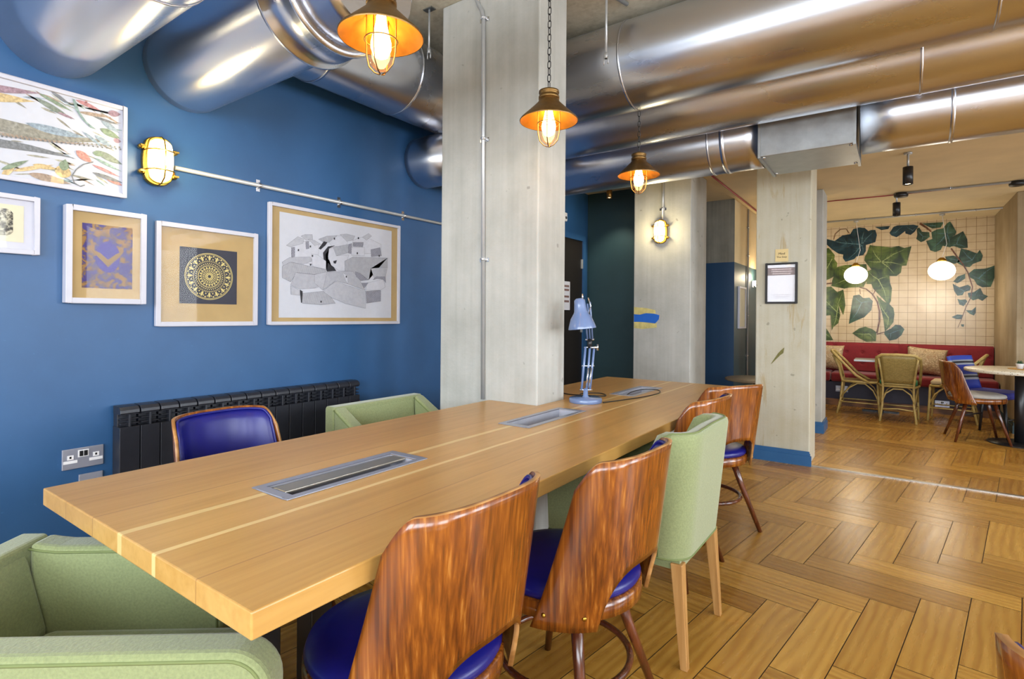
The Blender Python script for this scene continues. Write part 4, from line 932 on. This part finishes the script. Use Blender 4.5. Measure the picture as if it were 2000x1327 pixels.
# tall green tub chair
def tub_chair(label, x, y, backdeg):
    root = thing('tub_chair', label, 'chair', (x, y, 0), math.radians(backdeg+90)); root.name = 'tub_chair'
    hw, yb, yf, rc = .262, -.30, .27, .10
    def plan(t, ins=0., sc=1.):   # t 0..1 around the U from left front to right front
        h_, b_ = hw-ins, yb+ins; r_ = max(.02, rc-ins); seg = [yf-(b_+r_), r_*PI/2, 2*(h_-r_), r_*PI/2, yf-(b_+r_)]; tot = sum(seg); d = t*tot
        if d <= seg[0]: p = (-h_, yf-d)
        elif d <= seg[0]+seg[1]: a = (d-seg[0])/r_; p = (-h_+r_-r_*math.cos(a), b_+r_-r_*math.sin(a))
        elif d <= sum(seg[:3]): p = (-h_+r_+(d-seg[0]-seg[1]), b_)
        elif d <= sum(seg[:4]): a = (d-sum(seg[:3]))/r_; p = (h_-r_+r_*math.sin(a), b_+r_-r_*math.cos(a))
        else: p = (h_, b_+r_+(d-sum(seg[:4])))
        return p
    def rim(t):
        s_ = abs(t-.5)*2; q = min(1, max(0, (s_-.37)/.10)); return .825-.02*s_-.13*q*q*(3-2*q)-.01*s_*(s_ > .62)
    prof = [(.0, 0.), (.0, .25), (.0, .5), (.0, .75), (.0, .96), (.004, .99), (.014, 1.), (.045, 1.0), (.056, .985), (.06, .95), (.06, .6), (.06, .3)]
    def f(a, b):
        i = b*(len(prof)-1); ins, hz = prof[int(round(i))]
        x_, y_ = plan(a, ins); zt = rim(a); z = .37+(zt-.37)*hz if ins < .06 else .40+(zt-.40)*hz
        k = .91+.14*(z-.37)/.45; return Vector((x_*k, y_*(k if y_ < 0 else 1), z))
    mb = MB(); mb.grid(f, 60, len(prof))
    for e in (0, 59):
        pass
    o = mb.build('upholstered_shell', 'green_fabric', root, smooth=True)
    # close arm fronts
    mb = MB()
    for t in (0., 1.): mb.poly([f(t, b/(len(prof)-1)) for b in range(len(prof))])
    mb.build('arm_front', 'green_fabric', root)
    mb = MB(); mb.tube([f(i/59, 6/(len(prof)-1))+Vector((0, 0, .001)) for i in range(60)], .0035, 6); mb.tube([f(i/59, 0)+Vector((0, 0, .002)) for i in range(60)], .004, 6)
    for t in (.295, .705): mb.tube([f(t, b/(len(prof)-1)) for b in range(6)], .0022, 6)
    mb.build('seam_piping', 'green_piping', root)
    mb = MB(); mb.box(-.19, .19, -.22, .27, .345, .40); mb.box(-.185, .185, -.21, .275, .40, .48); mb.build('seat_cushion', 'green_fabric', root, bevel=.025, segs=3)
    mb = MB(); mb.box(-.215, .215, -.25, .262, .335, .37); mb.build('seat_base', 'green_fabric', root)
    for sx in (-1, 1):
        for (sy, yy) in ((-1, -.24), (1, .22)):
            mb = MB(); a = .021; X_, Y2 = sx*.205, yy; b = .013; ox, oy = sx*.215, yy+sy*.03
            vs_ = [(X_-a, Y2-a, .36), (X_+a, Y2-a, .36), (X_+a, Y2+a, .36), (X_-a, Y2+a, .36)]; vb = [(ox-b, oy-b, 0), (ox+b, oy-b, 0), (ox+b, oy+b, 0), (ox-b, oy+b, 0)]
            A = [mb.bm.verts.new(p) for p in vs_]; B_ = [mb.bm.verts.new(p) for p in vb]
            mb.bm.faces.new(A); mb.bm.faces.new(B_[::-1])
            for k in range(4): mb.bm.faces.new((B_[k], B_[(k+1) % 4], A[(k+1) % 4], A[k]))
            mb.build('leg', 'oak_leg', root, bevel=.003)
    return root
tub_chair('tall green upholstered tub chair with pale oak legs on the right side', -.86, 2.10, 0)
# low green armchairs
def armchair(label, x, y, backdeg, hw=.30, zb=.74, za=.60, dep=.60, cutL=0., cutR=0., th=.075, flat=.42):
    root = thing('green_armchair', label, 'armchair', (x, y, 0), math.radians(backdeg+90))
    yb, yf = -dep/2, dep/2
    def rimz(yy): t = (yy-yb)/.60; return za+(zb-za)*(1-min(1, max(0, (t-.12)/flat)))
    def side(sg, cut):
        mb = MB(); yfr = yf-cut; N = 14; xo, xi = sg*hw, sg*(hw-th)
        ys_ = [yb+th+(yfr-yb-th)*i/N for i in range(N+1)]
        top = [(y_, rimz(y_)) for y_ in ys_[:-1]]; zf = rimz(yfr)
        rr0 = .075; top = [p for p in top if p[0] < yfr-rr0-.01]
        top += [(yfr-rr0+rr0*math.sin(t*PI/16), zf-rr0+rr0*math.cos(t*PI/16)) for t in range(9)]
        rp = rr0-.014; pipe = [(a, b-.014) for a, b in top[:-9]]+[(yfr-rr0+rp*math.sin(t*PI/16), zf-rr0+rp*math.cos(t*PI/16)) for t in range(9)]+[(yfr-.014, .19)]
        pr = [(yb+th, .17)]+top+[(yfr, .17)]
        mb.prism([(xi, a, b) for a, b in pr], (xo-xi, 0, 0))
        o = mb.build('armrest', 'green_fabric', root, bevel=.014, segs=3)
        pm = MB(); pm.tube([(xo-sg*.001, a, b) for a, b in pipe], .0035, 6); pm.tube([(xi+sg*.001, a, b) for a, b in pipe], .0035, 6); pm.build('piping', 'green_piping', o)
    side(-1, cutL); side(1, cutR)
    mb = MB(); mb.prism([(-hw, yb, .17), (-hw, yb, zb-.008), (-hw+.01, yb, zb), (hw-.01, yb, zb), (hw, yb, zb-.008), (hw, yb, .17)], (0, th, 0)); 
    # inner slope of the back
    mb.prism([(-hw+th, yb+th, .17), (-hw+th, yb+th, zb-.02), (-hw+th, yb+th+.05, .42), (-hw+th, yb+th+.05, .17)], (2*(hw-th), 0, 0))
    mb.build('backrest', 'green_fabric', root, bevel=.012, segs=3)
    cf = yf-.03-max(cutL, cutR)*.6
    mb = MB(); mb.box(-hw+th+.003, hw-th-.003, yb+th+.055, cf, .30, .42); mb.build('seat_cushion', 'green_fabric', root, bevel=.03, segs=3)
    mb = MB(); mb.box(-hw+th, hw-th, yb+th, cf-.02, .17, .30); mb.build('seat_base', 'green_fabric', root)
    for sx in (-1, 1):
        for yy in (yb+.06, yf-.07-(cutL if sx < 0 else cutR)): mb = MB(); mb.tube([(sx*(hw-.045), yy, .175), (sx*(hw-.04), yy, 0)], [.02, .013], 12); mb.build('leg', 'oak_leg', root)
    return root
armchair('low green armchair at the near end of the table, lower left of the photo', -1.405, .486, 218, .268, .63, .62, .86, cutL=.30, flat=.1)
armchair('low green armchair between the radiator and the big concrete column', -2.16, 2.06, 180, .32, .745, .60, .52)
# ================================================================== desk lamp
bx_, by_ = -1.392, 2.672
root = thing('desk_lamp', 'pale blue balanced arm desk lamp on the table by the column', 'desk lamp', (bx_, by_, TZ))
mb = MB(); mb.lathe([(0, .0), (.088, 0), (.09, .004), (.09, .02), (.085, .026), (.02, .028), (.014, .036), (.012, .075), (0, .078)], seg=48); mb.build('base', 'lamp_blue', root)
Rv = Vector((math.cos(YAW), math.sin(YAW), 0)); Fv = Vector((-math.sin(YAW), math.cos(YAW), 0)); Zv = Vector((0, 0, 1))
def LP(a, z, d=0.): return Rv*a+Zv*z+Fv*d
mb = MB()
for (p, q) in (((-.022, .07), (-.002, .305)), ((.006, .07), (.022, .305)), ((.024, .07), (.046, .305))): mb.tube([LP(*p), LP(*q)], .0065, 8)
mb.build('lower_arm', 'lamp_blue', root)
mb = MB()
for z0, a0 in ((.068, 0.0), (.20, .010), (.302, .022)): mb.tube([LP(a0-.032, z0), LP(a0+.036, z0)], .004, 8)
mb.tube([LP(.022, .302, -.01), LP(.045, .302, -.01), LP(.062, .302, -.01)], .006, 8); mb.tube([LP(.062, .285, -.01), LP(.062, .32, -.01)], .006, 8)
for a in (.002, .018): mb.tube([LP(a, .08, -.006), LP(a+.012, .19, -.006)], .0045, 8)
mb.tube([LP(-.004, .345), LP(.044, .345)], .005, 8); mb.build('joint_bars', 'chrome', root)
mb = MB()
for (p, q) in (((.008, .345), (-.018, .52)), ((.022, .345), (-.004, .54)), ((.036, .345), (.010, .55))): mb.tube([LP(*p), LP(*q, d=-.075)], .005, 8)
mb.build('upper_arm', 'lamp_blue', root)
mb = MB(); mb.tube([LP(.022, .30), LP(.02, .325, -.004), LP(.022, .347)], .013, 10); mb.build('elbow_knuckle', 'black_metal', root)
mb = MB(); mt = Matrix.Rotation(math.radians(-6), 3, Fv)
c_ = LP(-.032, .408, -.085)
sh = mb; sh.lathe([(.073, -.002), (.0735, .0), (.070, .014), (.056, .055), (.040, .078), (.034, .09), (.030, .125), (.028, .150), (.018, .160), (0, .162)], c_, 40, mat=mt); o = sh.build('lamp_shade', 'lamp_blue', root, solid=.0015)
mb = MB(); mb.lathe([(0, .03), (.02, .03), (.028, .05), (.026, .07), (.014, .1), (0, .1)], c_, 24, mat=mt); mb.build('bulb_glass', 'white_plastic', root)
mb = MB(); mb.tube([c_+Zv*.155, c_+Zv*.185+Rv*.0], [.006, .004], 8); mb.tube([c_+Zv*.07+Rv*.03, c_+Zv*.12+Rv*.045, c_+Zv*.165+Rv*.03], .003, 8); mb.build('shade_bracket', 'chrome', root)
def cord(label, pts, r=.003):
    o0 = Vector(pts[0]); P = [Vector(p)-o0 for p in pts]; Q = []
    for i in range(len(P)-1):
        p0, p1, p2, p3 = P[max(0, i-1)], P[i], P[i+1], P[min(len(P)-1, i+2)]
        for k in range(8):
            t = k/8; Q.append(.5*((2*p1)+(p2-p0)*t+(2*p0-5*p1+4*p2-p3)*t*t+(3*p1-p0-3*p2+p3)*t**3))
    Q.append(P[-1]); mb = MB(); mb.tube(Q, r, 8); o = mb.build('black_cable', 'black_plastic', loc=tuple(o0)); return tag(o, label, 'cable')
zc_ = TZ+.0035
cord('black cable running from the lamp foot into the far table hatch', [(-1.30, 2.70, zc_), (-1.26, 2.83, zc_), (-1.205, 3.05, zc_), (-1.185, 3.24, zc_+.002), (-1.23, 3.34, zc_+.006), (-1.31, 3.32, zc_+.006), (-1.35, 3.22, TZ+.001), (-1.36, 3.14, TZ-.015)])
cord('tangled black cable behind the desk lamp by the column', [(-1.42, 2.775, zc_), (-1.50, 2.83, zc_), (-1.56, 2.95, zc_), (-1.47, 3.02, zc_), (-1.40, 2.94, zc_), (-1.46, 2.86, zc_+.006), (-1.60, 2.86, zc_), (-1.72, 2.95, zc_), (-1.78, 3.1, zc_)])
# ================================================================== poster and plaque on column 3
Y3 = 5.085
root = thing('framed_poster', 'black framed notice with dark header on the stained column', 'poster', (-.798, Y3, 1.518))
w2, h2 = .124, .173; mb = MB()
for b in ((-w2, -w2+.016, -h2, h2), (w2-.016, w2, -h2, h2), (-w2+.016, w2-.016, -h2, -h2+.016), (-w2+.016, w2-.016, h2-.016, h2)): mb.box(b[0], b[1], -.022, -.001, b[2], b[3])
bmesh.ops.remove_doubles(mb.bm, verts=mb.bm.verts, dist=1e-5); mb.build('picture_frame', 'black_frame', root, bevel=.002)
mb = MB(); mb.box(-w2+.016, w2-.016, -.008, -.001, -h2+.016, h2-.016); mb.build('paper_sheet', 'bright_paper', root)
M['header'] = plain('header_brown', '#6d5450', .7); M['pale_print'] = plain('pale_print', '#c9b3b0', .7); M['grey_print'] = plain('grey_print', '#b5b3c0', .7)
mb = MB(); mb.box(-w2+.017, w2-.017, -.0092, -.0081, .068, .132); mb.build('header_band', 'header', root)
mb = MB(); rr_ = random.Random(5)
for z, wd in ((.118, .155), (.100, .16), (.082, .14)):
    x = -wd/2
    while x < wd/2:
        l_ = .008+.018*rr_.random(); mb.box(x, min(x+l_, wd/2), -.0098, -.0093, z-.004, z+.004); x += l_+.004
mb.build('header_lettering', 'pale_print', root)
mb = MB()
for z, wd in ((-.098, .15), (-.112, .13), (-.124, .10)):
    x = -wd/2
    while x < wd/2:
        l_ = .006+.012*rr_.random(); mb.box(x, min(x+l_, wd/2), -.0088, -.0081, z-.002, z+.002); x += l_+.003
mb.build('small_lettering', 'grey_print', root)
mb = MB(); mb.box(-w2+.016, w2-.016, -.016, -.0145, -h2+.016, h2-.016); mb.build('picture_glass', 'clear_glass', root)
M['ply_plaque'] = plain('plywood_plaque', '#d8bf86', .5, 0, .08, 10)
root = thing('wooden_plaque', 'small pale wooden plaque reading Mind The Step above the notice', 'sign', (-.797, Y3, 1.755))
mb = MB(); mb.box(-.05, .05, -.005, -.0005, -.053, .053); mb.build('plaque_board', 'ply_plaque', root, bevel=.001)
mt = Matrix.Translation((0, -.0055, .014)) @ Matrix.Rotation(PI/2, 4, 'X'); text_mesh('plaque_lettering', 'Mind', .026, 'text_dark', root, mt)
mt = Matrix.Translation((0, -.0055, -.014)) @ Matrix.Rotation(PI/2, 4, 'X'); text_mesh('plaque_lettering', 'The Step', .022, 'text_dark', root, mt)
# door notice, passage picture, sconce
root = thing('door_notice', 'white notice on the dark door behind the big column', 'notice', (XL+.021, 4.95, 1.44))
mb = MB(); mb.box(.0, .004, -.10, .10, -.15, .15); mb.build('paper_sheet', 'paper', root); mb = MB()
for z in (.09, .05, -.02, -.07): mb.box(.0042, .0048, -.07, .08, z, z+.022)
mb.build('printed_blocks', 'header', root)
root = thing('sensor', 'small white sensor on the blue wall above the dark door', 'sensor', (XL, 4.93, 2.26)); mb = MB(); mb.box(0, .04, -.03, .03, -.045, .045); mb.build('body', 'white_plastic', root, bevel=.008)
mb = MB(); mb.lathe([(0, .008), (.012, .005), (.016, 0)], (.04, 0, -.01), 16, mat=RY(PI/2)); mb.build('lens', 'black_plastic', root)
root = thing('narrow_picture', 'narrow pale framed picture on the passage wall', 'picture', (-1.53, 6.95, 1.345)); mb = MB()
for b in ((-.18, -.16, -.25, .25), (.16, .18, -.25, .25), (-.16, .16, -.25, -.23), (-.16, .16, .23, .25)): mb.box(.001, .022, *b)
mb.build('picture_frame', 'white_frame', root); mb = MB(); mb.box(.002, .008, -.16, .16, -.23, .23); mb.build('paper_sheet', 'cream_paper', root)
root = thing('wall_sconce', 'glowing half round sconce on the passage wall', 'wall light', (-1.53, 7.55, 1.67)); mb = MB(); mb.lathe([(.0, -.06), (.05, -.05), (.085, -.01), (.095, .03)], (.10, 0, 0), 28); mb.build('bowl_shade', 'globe', root, solid=.003)
mb = MB(); mb.box(.001, .012, -.04, .04, -.05, .03); mb.build('bracket', 'white_plastic', root)
l = light('sconce_lamp', 'POINT', (.1, 0, .06), 3.5, (1, .82, .55), size=.04); l.parent = root; l.location = (.1, 0, .08)
# spotlights
def spot(label, x, y, ztop, drop, gold=False, e=8, z_len=.145, r=.036):
    root = thing('ceiling_spotlight', label, 'spotlight', (x, y, ztop), group='cylinder ceiling spotlights')
    if drop: mb = MB(); mb.tube([(0, 0, 0), (0, 0, -drop)], .009, 10); mb.lathe([(0, -.002), (.03, -.002), (.03, -.014), (0, -.014)], seg=20); mb.build('stem', 'steel', root)
    mb = MB(); mb.lathe([(0, -drop), (r, -drop), (r, -drop-z_len), (r*.85, -drop-z_len), (r*.8, -drop-z_len+.012), (0, -drop-z_len+.012)], seg=28); mb.build('housing', 'bronze' if gold else 'black_metal', root)
    mb = MB(); mb.lathe([(0, -drop-z_len+.009), (r*.78, -drop-z_len+.009)], seg=24); mb.build('lens', 'spot_emit', root)
    l = light('spot_beam', 'SPOT', (0, 0, 0), e, (1, .86, .62), size=.03, spot=math.radians(100)); l.parent = root; l.location = (0, 0, -drop-z_len-.01)
spot('black cylinder spotlight under the rear ceiling, nearer of the two', .071, 5.55, ZC2, .12, e=26)
spot('black cylinder spotlight near the mural, further of the two', -.005, 7.3, ZC2, .10, e=24)
spot('small gold cylinder spotlight in the dark alcove behind the column', -2.45, 5.2, ZC2, .06, True, 12, .08, .03)
# globes
def globe(label, x, y, z, r):
    root = thing('globe_pendant', label, 'pendant lamp', (x, y, z), group='opal globe pendants in front of the mural')
    mb = MB(); mb.lathe([(r*math.sin(PI*i/20), r*.86*-math.cos(PI*i/20)) for i in range(21)], seg=40); mb.build('opal_shade', 'globe', root)
    mb = MB(); mb.lathe([(0, r*.84), (.05, r*.84), (.05, r*.84+.02), (.02, r*.84+.05), (0, r*.84+.05)], seg=24); mb.build('cap', 'brass', root)
    mb = MB(); mb.tube([(0, 0, r*.86+.04), (.05, .01, r+.2), (.02, 0, ZC2-z-.2), (0, 0, ZC2-z-.03)], .003, 6); mb.build('flex_cord', 'white_plastic', root)
    mb = MB(); mb.lathe([(0, ZC2-z-.026), (.03, ZC2-z-.03), (.03, ZC2-z-.045), (0, ZC2-z-.05)], seg=20); mb.build('ceiling_hook', 'steel', root)
    l = light('globe_lamp', 'POINT', (0, 0, 0), 6, (1, .88, .68), size=.2); l.parent = root; l.location = (0, -.0, -r*.86-.2-.01)
globe('glowing opal globe pendant, left of the pair, over the rattan chairs', -.46, 8.84, 1.825, .140)
globe('glowing opal globe pendant, right of the pair, in front of the ivy wall', .47, 8.84, 1.845, .142)
# ================================================================== banquette
root = thing('banquette', 'long red tufted banquette with dark blue base against the tiled wall', 'bench', (-1.5, 8.9, 0))
BX0, BX1 = 0., 2.54
mb = MB(); M['base_dark'] = plain('banquette_base_paint', '#1f1a33', .5); mb.box(BX0, BX1, .03, .58, .0, .33); mb.build('base_panel', 'base_dark', root)
M['kick'] = wood('kick_board', '#4a2c14', '#6d4524', '#8a5c34', (3, 30, 30), .5); mb = MB(); mb.box(BX0, BX1, .015, .03, 0, .09); mb.build('kick_board', 'kick', root)
for i, (a, b) in enumerate(((0, .74), (.745, 1.55), (1.555, 2.54))):
    mb = MB(); mb.box(a, b, -.01, .46, .335, .46); mb.build('seat_cushion', 'red_fabric', root, bevel=.03, segs=3)
    # tufted back
    n_u = int((b-a)/.014); n_v = 30
    def f(u, v, a=a, b=b):
        x = a+(b-a)*u; z = .47+.405*v; s_ = .20; sz = .155; d = 9
        gx, gz = (x % s_)/s_-.5, ((z-.50) % sz)/sz-.5; rr2 = math.hypot(gx*s_, gz*sz); dep = .028*math.exp(-(rr2/.022)**2)+.004*math.exp(-(gx*s_/.012)**2)*0+.006*(abs(gx)*2)**6*0
        edge = .03*((abs(2*u-1))**24+max(0, 2*v-1)**10)
        return Vector((x, .47+dep+edge+.03*(v-.5), z))
    mb.bm if False else None
    mb = MB(); mb.grid(f, n_u, n_v); bk = mb.build('tufted_back', 'red_fabric', root, smooth=True)
    bt_ = MB()
    x = .1
    while x < BX1:
        if a+.02 < x < b-.02:
            for k in range(3):
                z = .5+.155*(k+.5)
                if z < .86: bt_.lathe([(0, -.006), (.009, -.004), (.012, .002)], (x, .487+.03*((z-.47)/.405-.5), z), 10, mat=RX(PI/2)@Matrix.Scale(-1, 3))
        x += .2
    bt_.build('buttons', 'red_fabric', bk)
mb = MB(); mb.box(BX0, BX1, .50, .585, .33, .868); mb.build('back_frame', 'red_fabric', root)
socket('white double socket on the banquette base behind the left rattan chair', (-.62, 8.93, .235), PI, .15, .085)
socket('white socket low on the banquette base under the right rattan chair', (.49, 8.93, .13), PI, .15, .085)
def cushion(label, x, y, z, w_, h, rot, rx=.25):
    mb = MB()
    def f(a, b, s_):
        u, v = 2*a-1, 2*b-1; pin = 1-.10*(1-u*u)*abs(v)-.10*(1-v*v)*abs(u)*0
        th = .075*((1-abs(u)**2.6)*(1-abs(v)**2.6))**.45
        return Vector((u*w_/2*(1-.07*(1-v*v)), s_*th, v*h/2*(1-.07*(1-u*u))))
    for s_ in (-1, 1): mb.grid(lambda a, b: f(a, b, s_), 18, 18)
    bmesh.ops.remove_doubles(mb.bm, verts=mb.bm.verts, dist=.0005); o = mb.build('cushion', 'floral', smooth=True, loc=(x, y, z)); o.rotation_euler = (rx, rot, 0)
    return tag(o, label, 'cushion', 'floral scatter cushions on the red banquette')
cushion('floral cushion leaning on the banquette behind the left rattan chair', -.83, 9.19, .665, .42, .36, .05, -.2)
cushion('floral cushion leaning on the banquette, right of the back-view rattan chair', .33, 9.19, .66, .44, .36, .1, -.2)
# ================================================================== rattan chairs
def rattan(label, x, y, backdeg, cush=None):
    root = thing('rattan_chair', label, 'chair', (x, y, 0), math.radians(backdeg+90), 'rattan bistro chairs by the banquette'); root.scale = (.93, .93, .98)
    # front +Y. back legs run up into the back posts
    mb = MB()
    bl = lambda s_: [(s_*.19, -.27, 0), (s_*.165, -.225, .2), (s_*.16, -.205, .43), (s_*.18, -.25, .62), (s_*.205, -.315, .77)]
    for s_ in (-1, 1):
        m_ = MB(); m_.tube(bl(s_), .014, 8); m_.build('back_post', 'rattan', root)
        m_ = MB(); m_.tube([(s_*.19, .20, .43), (s_*.20, .21, .2), (s_*.205, .225, 0)], .014, 8); m_.build('front_leg', 'rattan', root)
    mb = MB(); hoop = [(-.215, .10, .43), (-.225, -.05, .52), (-.235, -.2, .68), (-.225, -.30, .78), (-.17, -.335, .815), (0, -.35, .822), (.17, -.335, .815), (.225, -.30, .78), (.235, -.2, .68), (.225, -.05, .52), (.215, .10, .43)]
    mb.tube(hoop, .0165, 8); mb.build('back_hoop', 'rattan', root)
    mb = MB(); mb.tube([(-.2, .2, .43), (.2, .2, .43), (.215, 0, .43), (.175, -.205, .43), (-.175, -.205, .43), (-.215, 0, .43)], .014, 8, True); mb.build('seat_rim', 'rattan', root)
    mb = MB(); mb.prism([(-.19, .19, .43), (.19, .19, .43), (.205, 0, .43), (.165, -.195, .43), (-.165, -.195, .43), (-.205, 0, .43)], (0, 0, .012)); mb.build('woven_seat', 'woven', root)
    mb = MB()
    mb.grid(lambda a, b: Vector(((2*a-1)*(.155+.04*b), -.21-.115*b**1.1-.02*(1-(2*a-1)**2), .47+.34*b)), 10, 8); mb.build('woven_back', 'woven', root, solid=.008)
    mb = MB()
    mb.tube([(-.165, -.21, .455), (.165, -.21, .455)], .010, 8); mb.build('back_rail', 'rattan', root)
    br = MB()
    br.tube([(-.175, -.23, .22), (-.13, -.22, .34), (-.05, -.21, .40), (.05, -.21, .40), (.13, -.22, .34), (.175, -.23, .22)], .009, 6)
    br.tube([(-.198, .21, .22), (-.13, .205, .35), (-.05, .2, .41), (.05, .2, .41), (.13, .205, .35), (.198, .21, .22)], .009, 6)
    for s_ in (-1, 1): br.tube([(s_*.17, -.225, .22), (s_*.19, -.12, .35), (s_*.2, -.03, .41), (s_*.2, .06, .41), (s_*.2, .15, .33), (s_*.2, .21, .2)], .009, 6); br.tube([(s_*.178, -.235, .16), (s_*.2, .215, .16)], .008, 6)
    br.tube([(-.18, -.237, .15), (0, -.2, .16), (.18, -.237, .15)], .008, 6); br.tube([(-.2, .217, .15), (.2, .217, .15)], .008, 6); br.build('arched_braces', 'rattan', root)
    if cush:
        mb = MB(); mb.box(-.2, .2, -.19, .2, .446, .495); mb.build('seat_cushion', cush, root, bevel=.022, segs=3)
    return root
rattan('rattan chair seen from the side, left of the group by the banquette', -.37, 8.33, 180)
rattan('rattan chair with green cushion seen from behind', .03, 8.08, -92, 'green_cushion')
rattan('rattan chair with beige cushion turned to the left, half hidden by plywood chair', .55, 8.43, -8, 'beige_cushion')
# small square table between them
root = thing('cafe_table', 'small square table between the rattan chairs', 'table', (-.16, 8.52, 0))
mb = MB(); mb.box(-.29, .29, -.14, .26, .665, .69); mb.build('tabletop', 'galv', root, bevel=.003)
mb = MB(); mb.tube([(0, .06, .02), (0, .06, .665)], .025, 16); mb.build('pedestal', 'black_metal', root)
mb = MB(); mb.box(-.2, .2, .03, .09, 0, .025); mb.box(-.03, .03, -.12, .24, 0, .0251); mb.build('cross_base', 'black_metal', root)
# ================================================================== right group
o = shell_chair('brown_plywood_chair', 'brown plywood chair with grey seat facing the round terrazzo table', None, 'grey_pad', False, .80, False, 'walnut_dark')
face(o, .67, 7.21, 188)
root = thing('striped_chair', 'blue chair with striped padded back behind the brown plywood chair', 'chair', (.84, 7.60, 0), math.radians(150+90))
n = NT('blue_striped_fabric'); tc = n.n('ShaderNodeTexCoord'); sp = n.n('ShaderNodeSeparateXYZ'); n.l(tc.outputs['Object'], sp.inputs[0])
M['striped'] = n.set(n.ramp(n.math('DIVIDE', sp.outputs[2], 1.0), [(0, '#1e2f8c'), (.56, '#8a8f9c'), (.585, '#12121c'), (.605, '#8a8f9c'), (.62, '#1e2f8c'), (.72, '#8a8f9c'), (.74, '#12121c'), (.76, '#8a8f9c'), (.775, '#2f45a8')], 'CONSTANT'), .6)
mb = MB(); mb.grid(lambda a, b: Vector((.215*math.sin((2*a-1)*1.0)/.84, -.16-.10*b-.09*math.cos((2*a-1)*1.0), .46+.36*b)), 16, 8); mb.build('backrest', 'striped', root, solid=.035, smooth=True)
M['mid_blue'] = plain('mid_blue_fabric', '#2b2f86', .7); mb = MB(); mb.box(-.21, .21, -.2, .22, .41, .48); mb.build('seat', 'mid_blue', root, bevel=.03, segs=3)
for sx in (-1, 1):
    for sy in (-1, 1): mb = MB(); mb.tube([(sx*.16, sy*.16, .42), (sx*.2, sy*.21, 0)], [.018, .012], 10); mb.build('leg', 'black_metal', root)
mb = MB(); mb.tube([(-.18, .18, .2), (.18, .18, .2)], .008, 6); mb.tube([(-.18, -.18, .2), (.18, -.18, .2)], .008, 6); mb.build('stretcher', 'black_metal', root)
root = thing('round_table', 'round terrazzo table on a black pedestal at the right edge', 'table', (1.0, 7.25, 0))
mb = MB(); mb.lathe([(0, .70), (.42, .70), (.43, .705), (.43, .73), (.42, .735), (0, .735)], seg=64); mb.build('tabletop', 'terrazzo', root)
mb = MB(); mb.lathe([(0, .015), (.042, .015), (.042, .70), (0, .70)], seg=28); mb.build('pedestal', 'black_metal', root)
mb = MB(); mb.lathe([(0, 0), (.25, 0), (.25, .008), (.1, .018), (0, .02)], seg=48); mb.build('base_disc', 'black_metal', root)
M['placemat'] = plain('straw_mat', '#b98f4c', .8)
mb = MB(); mb.lathe([(0, 0), (.17, 0), (.17, .004), (0, .004)], seg=40); o = mb.build('placemat', 'placemat', loc=(1.08, 7.28, .7355)); tag(o, 'round straw placemat under the potted succulent', 'placemat')
root = thing('potted_succulent', 'tiny succulent in a white pot on the round table', 'plant', (1.0, 7.28, .74))
mb = MB(); mb.lathe([(0, 0), (.024, 0), (.031, .045), (.033, .05), (.028, .05), (.026, .042), (0, .042)], seg=24); mb.build('pot', 'white_plastic', root)
mb = MB(); rr_ = random.Random(2)
for k in range(16):
    a = k*2.4; r_ = .006+.0016*k; t = Vector((math.cos(a)*(.012+.0015*k), math.sin(a)*(.012+.0015*k), .085-.002*k)); b = Vector((0, 0, .043)); mb.tube([b, b+(t-b)*.6+Vector((0, 0, .0)), t], [.004, .0055, .0008], 6)
M['succulent'] = plain('succulent_green', '#2f4a2c', .5); mb.build('leaves', 'succulent', root)
# low round table behind the poster column
root = thing('side_table', 'low round wooden table half hidden behind the stained column', 'side table', (-1.15, 5.92, 0))
mb = MB(); mb.lathe([(0, .585), (.29, .585), (.30, .59), (.30, .605), (.29, .61), (0, .61)], seg=48); M['side_top'] = plain('greyed_wood_top', '#7d6f5a', .4, 0, .1, 12); mb.build('tabletop', 'side_top', root)
mb = MB(); mb.lathe([(0, .01), (.03, .01), (.03, .585), (0, .585)], seg=20); mb.build('pedestal', 'black_metal', root)
mb = MB(); mb.lathe([(0, 0), (.18, 0), (.18, .012), (0, .014)], seg=32); mb.build('base_disc', 'black_metal', root)
